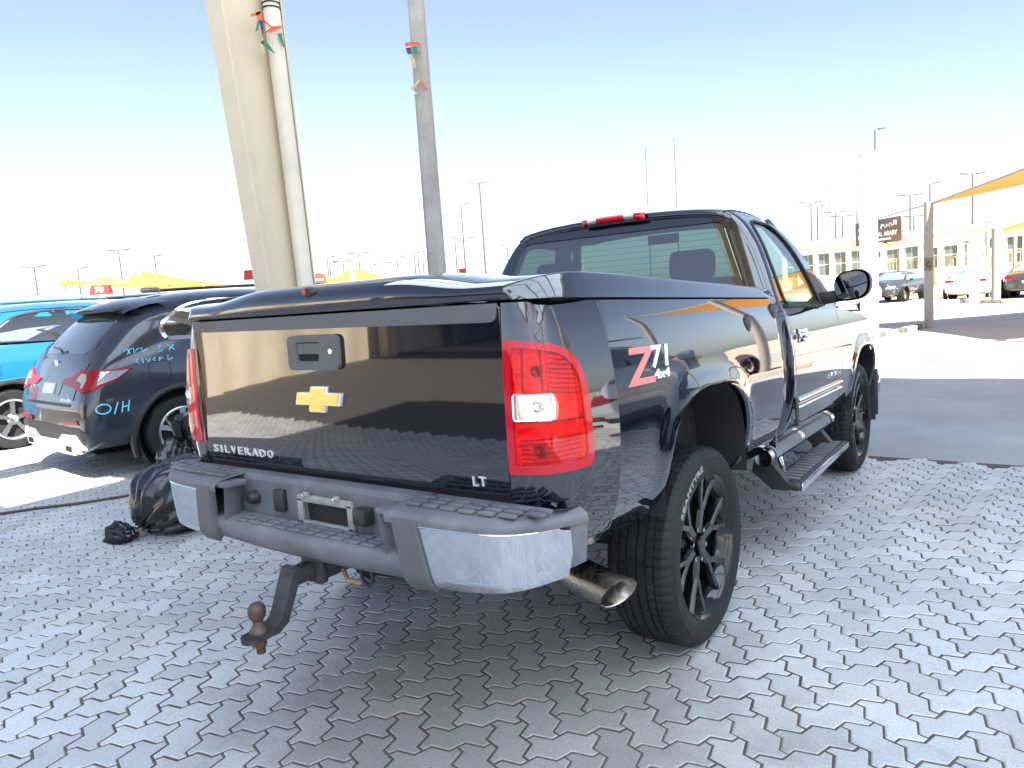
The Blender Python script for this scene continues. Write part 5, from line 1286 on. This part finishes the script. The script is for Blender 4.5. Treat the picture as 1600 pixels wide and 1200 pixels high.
b = B(); b.patch(bagp, lin(0, 2*math.pi, 161), lin(.001, math.pi-.001, 90)); b.obj('bag_body', bagm, bag, True, 60)
b = B()
def gat(th, t):
    r_ = .035+.10*t+.03*math.sin(th*6+t*3)*t+.02*noise.noise(Vector((math.cos(th)*3, math.sin(th)*3, t*4)))
    return knot+Vector((r_*math.cos(th)*1.0-.10*t, -.10*t+.05*math.sin(th)*t, max(-.046, .055*math.sin(th)*(.5+t)+.0+.02*noise.noise(Vector((th*2, t*5, 2))))))
b.patch(gat, lin(0, 2*math.pi, 61), lin(0, 1, 14)); b.obj('gathered_neck', bagm, bag, True, 60)
g1 = on_ground(318, 826); sc_ = thing('bag_scrap', 'small crumpled scrap of black plastic beside the rubbish bag', 'litter', (g1.x, g1.y, 0), .5)
b = B(); b.patch(lambda u, v: Vector((u*.2-.1, v*.09-.045, .012+.022*abs(noise.noise(Vector((u*4, v*3, 5))))+.014*math.sin(v*9+u*4)**2)), lin(0, 1, 26), lin(0, 1, 14)); b.obj('film', bagm, sc_, True, 60)
# second bag standing behind, its tied top shows over the bumper
g2 = on_ground(300, 760); bag2 = thing('rubbish_bag', 'second black rubbish bag behind, only its tied top showing above the bumper', 'rubbish bag', (g2.x-.05, g2.y, 0))
b = B(); b.patch(lambda th, ph: (lambda d: Vector((d.x*.22, d.y*.22, d.z*.22+.22))+d*(.02*math.sin(th*11+2*noise.noise(d*3))+.025*noise.noise(d*5)))(Vector((math.cos(th)*math.sin(ph), math.sin(th)*math.sin(ph), math.cos(ph)))), lin(0, 2*math.pi, 97), lin(.3, 3.0, 40)); b.obj('bag_body', bagm, bag2, True, 60)
b = B(); b.patch(lambda th, t: Vector(((.05+.07*t+.03*math.sin(5*th))*math.cos(th), (.05+.07*t+.02*math.sin(4*th))*math.sin(th), .42+.19*t+.03*math.sin(3*th+1))), lin(0, 2*math.pi, 49), lin(0, 1, 8)); b.obj('tied_top', bagm, bag2, True, 60)
cb_ = thing('cable', 'thin black cable lying across the paving in front of the dark crossover', 'cable', tuple(on_ground(90, 790)))
co = Vector(cb_.location); pts = [on_ground(x, y)-co+Vector((0, 0, .011)) for x, y in ((-60, 814), (0, 805), (60, 796), (120, 789), (190, 778), (240, 768), (290, 757))]
b = B(); b.tube(pts, .011, 8); b.obj('cord', trim, cb_)

# ---------------------------------------------------------------- tall street lamps and masts
lampm = mat('lamp_post_grey', (.055, .05, .046), .6); tanlamp = mat('lamp_head_tan', (.16, .12, .075), .6)
def lamp(label, px, py, H, kind, headm=lampm, r_=.07, aw=1.1, group='street lamps over the car market'):
    v = ray(px, py); hd = math.hypot(v.x, v.y); d = (H-CAM.z)/(v.z/hd); p = CAM+v*(d/hd); r_ = max(.075, d*.00105); aw = d*.0105*(1.15 if kind == 'T' else .9)
    t = thing('street_lamp', label, 'street lamp', (p.x, p.y, 0), YAW, group)
    b = B(); b.tube([(0, 0, 0), (0, 0, H*.5), (0, 0, H)], [r_*1.5, r_*1.1, r_*.7], 8); b.obj('mast', lampm, t)
    arms = (1, -1) if kind == 'T' else ((1,) if kind == 'R' else ((-1,) if kind == 'L' else ()))
    for s_ in arms:
        b = B(); b.tube([(0, 0, H-.05), (s_*aw*.5, 0, H+.05)], r_*.5, 6); b.obj('arm', lampm, t)
        b = B(); b.box((s_*aw*.8, 0, H+.08), (aw*.75, .22, max(.13, d*.0016)), Matrix.Rotation(-s_*.10, 3, 'Y'), .03); b.obj('lamp_head', headm, t)
    return t
LP = [(53, 417, 12, 'T', 'twin lamp farthest left above the blue crossover'), (121, 420, 10, 'R', 'short single lamp between the two leftmost twin lamps'), (185, 391, 14, 'T', 'tall twin lamp above the orange tents on the left'), (241, 400, 12, 'R', 'single lamp right of the tall left twin lamp'),
      (511, 402, 12, 'R', 'single lamp close to the right side of the cream column'), (515, 411, 10, 'R', 'lower lamp right beside the cream column'), (536, 408, 11, 'T', 'twin lamp left of the central orange tent'), (560, 396, 13, 'T', 'twin lamp above the central orange tent'), (579, 414, 10, 'R', 'low lamp right of the central orange tent'),
      (617, 410, 10, 'L', 'shorter of the two single lamps left of the concrete pole'), (620, 402, 12, 'R', 'taller of the two single lamps left of the concrete pole'), (647, 395, 13, 'T', 'twin lamp just left of the concrete pole'), (653, 399, 12, 'R', 'single lamp touching the concrete pole on the left'), (661, 406, 11, 'R', 'lowest lamp beside the concrete pole'),
      (711, 378, 12, 'T', 'twin lamp right of the concrete pole'), (720, 320, 13, 'R', 'tall thin single lamp left of the tan twin lamp'), (724, 373, 11, 'T', 'wide low twin lamp behind the thin single lamp'), (749, 286, 11, 'T', 'largest twin lamp with tan heads, right of the concrete pole'), (792, 383, 12, 'L', 'single lamp beside the cab corner'),
      (1267, 317, 12, 'T', 'twin lamp left of the thin masts above the side window'), (1277, 322, 12, 'R', 'single lamp beside the twin lamp over the mirror'), (1305, 332, 12, 'T', 'twin lamp above the door mirror'), (1316, 338, 12, 'T', 'lower twin lamp above the door mirror'), (1339, 330, 12, 'R', 'single lamp left of the dark shop sign'),
      (1367, 203, 12, 'R', 'tallest slim lamp rising behind the white pole'), (1422, 305, 11, 'T', 'small lamp over the dark shop sign'), (1453, 287, 12, 'R', 'faint lamp above the grey sail post'), (1520, 272, 12, 'T', 'wide twin lamp above the orange sail'), (1428, 338, 12, 'T', 'twin lamp right of the dark shop sign'), (1557, 348, 9, 'L', 'short lamp under the orange sail')]
for px, py, H, k, lb in LP: lamp('grey '+lb if 'tan' not in lb else lb, px, py, H, k, tanlamp if 'tan heads' in lb else lampm, .075 if H < 13 else .085, 1.25 if 'largest' in lb else 1.0)
for px, py, H, lb in ((1008, 228, 16, 'left of two thin bare masts behind the cab roof'), (1053, 217, 16, 'right of two thin bare masts behind the cab roof'), (1294, 290, 15, 'thin bare mast above the side window')):
    v = ray(px, py); hd = math.hypot(v.x, v.y); d = (H-CAM.z)/(v.z/hd); p = CAM+v*(d/hd); t = thing('flag_mast', lb, 'mast', (p.x, p.y, 0), 0, 'thin flag masts')
    b = B(); b.tube([(0, 0, 0), (0, 0, H)], [.075, .04], 8); b.obj('mast', lampm, t)
    b = B(); b.lathe([(0, -.06), (.07, 0), (0, .06)], (0, 0, H), 'Z', 10); b.obj('finial', lampm, t)

# ---------------------------------------------------------------- orange shade tents and sails
orangef = fabric('orange_shade_cloth', (.90, .57, .20), .22); yellowf = fabric('faded_orange_cloth', (.86, .60, .30), .5)
tentf = fabric('tent_cloth', (.72, .36, .10), .45); tentp = fabric('pale_tent_cloth', (.74, .42, .16), .45)
postm = mat('white_post', (.62, .60, .56), .5); greyp = mat('grey_sail_post', (.27, .25, .23), .6)
def sail(label, corners, m, sag=.25, posts=(), name='shade_sail', n=14, postr=.09):
    P = [Vector(c_) for c_ in corners]; base = sum(P, Vector())/4; base.z = 0
    t = thing(name, label, 'shade sail', tuple(base))
    def f(u, v):
        p = P[0]*(1-u)*(1-v)+P[1]*u*(1-v)+P[2]*u*v+P[3]*(1-u)*v; c_ = (P[0]+P[1]+P[2]+P[3])/4
        k = .16*(1-(1-4*u*(1-u))*(1-4*v*(1-v)))
        e = max(4*u*(1-u)*(1-4*v*(1-v)), 4*v*(1-v)*(1-4*u*(1-u))); p = p.lerp(c_, .13*e); p.z -= sag*4*u*(1-u)*4*v*(1-v)*.5; return p-base
    b = B(); b.patch(f, lin(0, 1, n), lin(0, 1, n)); V = list(b.V); b.add([v+Vector((0, 0, -.012)) for v in V], [tuple(reversed(q)) for q in b.F]); b.obj('cloth', m, t, True, 80)
    for k in range(4):
        a, c_ = P[k], P[(k+1) % 4]; uv = [(0, 0), (1, 0), (1, 1), (0, 1)]; u0, u1 = uv[k], uv[(k+1) % 4]
        b = B(); b.tube([f(u0[0]+(u1[0]-u0[0])*s, u0[1]+(u1[1]-u0[1])*s) for s in lin(0, 1, n)], .022, 6); b.obj('edge_rope', greyp, t)
    for i in posts:
        b = B(); b.tube([Vector((P[i].x, P[i].y, 0))-base, P[i]-base+Vector((0, 0, .05))], postr, 12); b.obj('post', greyp, t)
    return t
# near sail on the right, its low corner on the grey post
L0 = at_dist(1451, 319, 20.8)
rail = sail('large orange shade sail slung from a grey post on the right', [tuple(L0), (4.4, 11.4, 3.75), (9.5, 17.0, 5.4), (5.2, 22.0, 3.75)], orangef, .3, (0, 1, 2), postr=.105)
b = B(); q0 = L0-Vector(rail.location); q1 = at_dist(1374, 341, 27)-Vector(rail.location); b.tube([q0, q1], .02, 6); b.obj('guy_rope', greyp, rail)
V, F = fit_text('C', .10, .14, .004, .02); b = B(); b.add([Vector((v.x, -.115-v.z, v.y)) + Vector((L0.x, L0.y, 1.55))-Vector(rail.location) for v in V], F); b.obj('post_letter', trim, rail, False)
b = B(); b.box(Vector((L0.x, L0.y-.105, 1.55))-Vector(rail.location), (.19, .012, .30)); b.obj('post_plate', tanlamp, rail, False)
def tent(label, peak, left, right, d, m, depth=5.0, H=None):
    """pointed tent: mast at the peak, cloth falling to four low corners"""
    pk = at_dist(*peak, d); a = at_dist(*left, d-1); c_ = at_dist(*right, d+1); back = Vector((_f.x, _f.y, 0)).normalized()*depth
    t = thing('shade_tent', label, 'tent', (pk.x, pk.y, 0), 0, 'orange shade tents'); o = Vector((pk.x, pk.y, 0)); cs = [a, c_, c_+back, a+back]; b = B()
    V = [pk-o]; F = []; N_ = 10
    for k in range(4):
        A, Bc = cs[k], cs[(k+1) % 4]
        def f(u, v):
            e = A.lerp(Bc, u); mid = (A+Bc)/2; e = e.lerp((mid+pk)/2, .10*4*u*(1-u)); p = pk.lerp(e, v); p.z -= .30*(pk.z-a.z)*math.sin(v*math.pi)*.35; return p-o
        b.patch(f, lin(0, 1, N_), lin(0, 1, N_))
    b.obj('cloth', m, t, True, 30)
    b = B(); b.tube([(0, 0, 0), (0, 0, pk.z+.25)], .14, 10); b.obj('mast', postm, t)
    for q in cs:
        b = B(); b.tube([Vector((q.x, q.y, 0))-o, q-o], .06, 8); b.obj('corner_post', postm, t)
tent('small orange tent farthest left behind the blue crossover', (99, 436), (88, 446), (135, 446), 48, tentf)
tent('orange tent second from the left behind the blue crossover', (152, 429), (136, 446), (205, 445), 46, tentp)
tent('largest orange tent on the left, above the dark crossover roof', (216, 421), (178, 450), (318, 444), 40, tentf)
tent('orange tent in the centre above the bed cover', (550, 417), (506, 440), (598, 431), 44, tentf)
tent('low orange tent right of the central one', (620, 424), (604, 432), (645, 431), 60, tentp)
tent('faint orange tent peeping right of the cream column', (500, 428), (486, 441), (524, 440), 60, tentp)
fl = thing('flag', 'small orange flag on a pole over the left tents', 'flag', tuple(Vector((*at_dist(255, 414, 42).xy, 0))), YAW); hh = at_dist(255, 412, 42).z
b = B(); b.tube([(0, 0, 0), (0, 0, hh)], .04, 6); b.obj('pole', postm, fl); b = B(); b.patch(lambda u, v: Vector((u*.5, .05*math.sin(u*6), hh-.02-v*.42*(1-u)-.12*u)), lin(0, 1, 8), lin(0, 1, 4)); b.obj('cloth', orangef, fl)
def far_sail(label, pa, pb, pc_, pd_, d, m): sail(label, [at_dist(*pa, d-2), at_dist(*pb, d+1), at_dist(*pc_, d+6), at_dist(*pd_, d+3)], m, .2, (0, 1), postr=.07)
far_sail('orange sail under the dark shop sign', (1368, 394), (1440, 383), (1432, 379), (1374, 379), 50, orangef)
far_sail('orange sail just right of the grey sail post', (1452, 388), (1512, 381), (1505, 373), (1448, 373), 54, orangef)
far_sail('pale sail at the right edge above the fence', (1543, 363), (1606, 344), (1612, 352), (1560, 364), 40, yellowf)
far_sail('thin faded sail farthest back on the right', (1455, 372), (1518, 377), (1516, 373), (1470, 369), 62, yellowf)
# free-standing posts on the right
def post(label, px, base, top, r_, m, name='sail_post', cat='post', bx=None):
    g = on_ground(px, base); d = math.hypot(g.x-CAM.x, g.y-CAM.y); z1 = at_dist(px, top, d).z
    t = thing(name, label, cat, (g.x, g.y, 0)); b = B(); b.tube([(0, 0, 0), (0, 0, z1)], r_, 16); b.obj('shaft', m, t)
    b = B(); b.box((0, 0, .03), (r_*4, r_*4, .06), None, .01); b.obj('foot', m, t); b = B(); b.lathe([(r_*1.05, -.03), (r_*1.05, .03), (0, .05)], (0, 0, z1), 'Z', 16); b.obj('cap', m, t); return t
wp_m = mat('white_paint_post', (.78, .78, .77), .45)
post('thick white post standing right of the door mirror', 1359, 549, 240, .155, wp_m)
post('slim white post between the white sedan and the yard', 1522, 484, 368, .15, wp_m)
post('grey post at the right in front of the far fence', 1556, 471, 358, .16, greyp)
post('second white post close behind the right grey post', 1564, 457, 372, .13, wp_m)
post('thin post far right under the pale sail', 1585, 452, 371, .10, greyp)

# ---------------------------------------------------------------- far building, fence, shop sign
bx0 = at_dist(1228, 430, 80); bx1 = at_dist(1640, 400, 74); bvec = Vector((bx1.x-bx0.x, bx1.y-bx0.y, 0)); bl_ = bvec.length; bang = math.atan2(bvec.y, bvec.x)
bld = thing('showroom', 'low cream showroom building with large windows across the back on the right', 'building', (bx0.x, bx0.y, 0), bang)
wallm = mat('cream_wall', (.80, .78, .72), .8, var=.04); pane = mat('building_glass', (.10, .13, .12), .06, ior=1.7); framew = mat('white_frame', (.75, .75, .72), .5)
b = B(); b.box((bl_/2, 4, 2.3), (bl_, 8, 4.6)); b.obj('wall', wallm, bld, False)
b = B(); b.box((bl_/2, 3.7, 4.7), (bl_+.8, 9.2, .3)); b.obj('roof', framew, bld, False)
nwin = 14
for k in range(nwin):
    x = (k+.5)*bl_/nwin; b = B(); b.box((x, -.06, 2.55), (bl_/nwin*.72, .12, 2.3)); w_ = b.obj('window', framew, bld, False)
    for sx in (-1, 1):
        for sz in (-1, 1):
            b = B(); b.box((x+sx*bl_/nwin*.17, -.13, 2.55+sz*.54), (bl_/nwin*.31, .03, .98)); b.obj('pane', pane, w_, False)
    b = B(); b.box((k*bl_/nwin, -.2, 2.3), (.35, .4, 4.6)); b.obj('pilaster', wallm, bld, False)
f0 = at_dist(1375, 430, 58); f1 = at_dist(1640, 420, 55); fv = Vector((f1.x-f0.x, f1.y-f0.y, 0)); fl_ = fv.length; fa = math.atan2(fv.y, fv.x)
fence = thing('railing', 'tan metal railing fence behind the parked cars on the right', 'fence', (f0.x, f0.y, 0), fa); fm = mat('tan_railing', (.42, .33, .18), .5)
for z in (.5, 2.1):
    b = B(); b.box((fl_/2, 0, z), (fl_, .06, .08)); b.obj('rail', fm, fence, False)
nb = int(fl_/.22)
for k in range(nb):
    b = B(); b.box((k*.22, 0, 1.25), (.035, .035, 2.0)); b.obj('bar', fm, fence, False)
for k in range(int(fl_/3.3)+1):
    b = B(); b.box((k*3.3, 0, 1.2), (.28, .28, 2.5)); b.obj('fence_post', wallm, fence, False)
s0 = at_dist(1338, 362, 56); s1 = at_dist(1410, 362, 52); svec = Vector((s1.x-s0.x, s1.y-s0.y, 0)); sw_ = svec.length; sa = math.atan2(svec.y, svec.x); zc_ = (at_dist(1374, 362, 54)).z
sg_ = thing('shop_sign', 'dark grey shop sign with white Arabic and Latin lettering', 'sign', (s0.x, s0.y, 0), sa); hS = 31/1144*54*1.05
def sgt(nm, txt, x, z, w, h):
    V, F = fit_text(txt, w, h, .02, .03); b = B(); b.add([Vector((x+v.x, -.09-v.z, z+v.y+.05*0)) for v in V], F); b.obj(nm, white_txt, sg_, False)
b = B(); b.box((sw_/2, 0, zc_), (sw_, .16, hS), None, .02); b.obj('board', mat('sign_board', (.10, .095, .10), .6), sg_)
ar = '\u0627\u0644\u0647\u0631\u0645 \u0627\u0644\u0639\u0631\u0628\u064a'
shp = '\ufe8d\ufedf\ufeec\ufeae\ufee1 \ufe8d\ufedf\ufecc\ufeae\ufe91\ufef2'
sgt('arabic_lettering', shp[::-1], sw_*.5, zc_+hS*.22, sw_*.84, hS*.30)
sgt('latin_lettering', 'AL HARAM AL ARABY', sw_*.5, zc_-hS*.12, sw_*.86, hS*.20)
b = B(); b.box((sw_*.55, -.1, zc_-hS*.34), (sw_*.5, .02, hS*.09), None, .008); b.obj('phone_strip', white_txt, sg_, False)
b = B(); b.lathe([(.10, -.03), (.30, -.03), (.30, .03), (.10, .03)], (sw_*.46, 0, zc_+hS*.62), 'Y', 20); b.obj('logo_ring', mat('sign_grey', (.25, .24, .24), .6), sg_)
for x in (.12, .88):
    b = B(); b.tube([(sw_*x, .12, 0), (sw_*x, .12, zc_+hS*.4)], .08, 8); b.obj('leg', greyp, sg_)
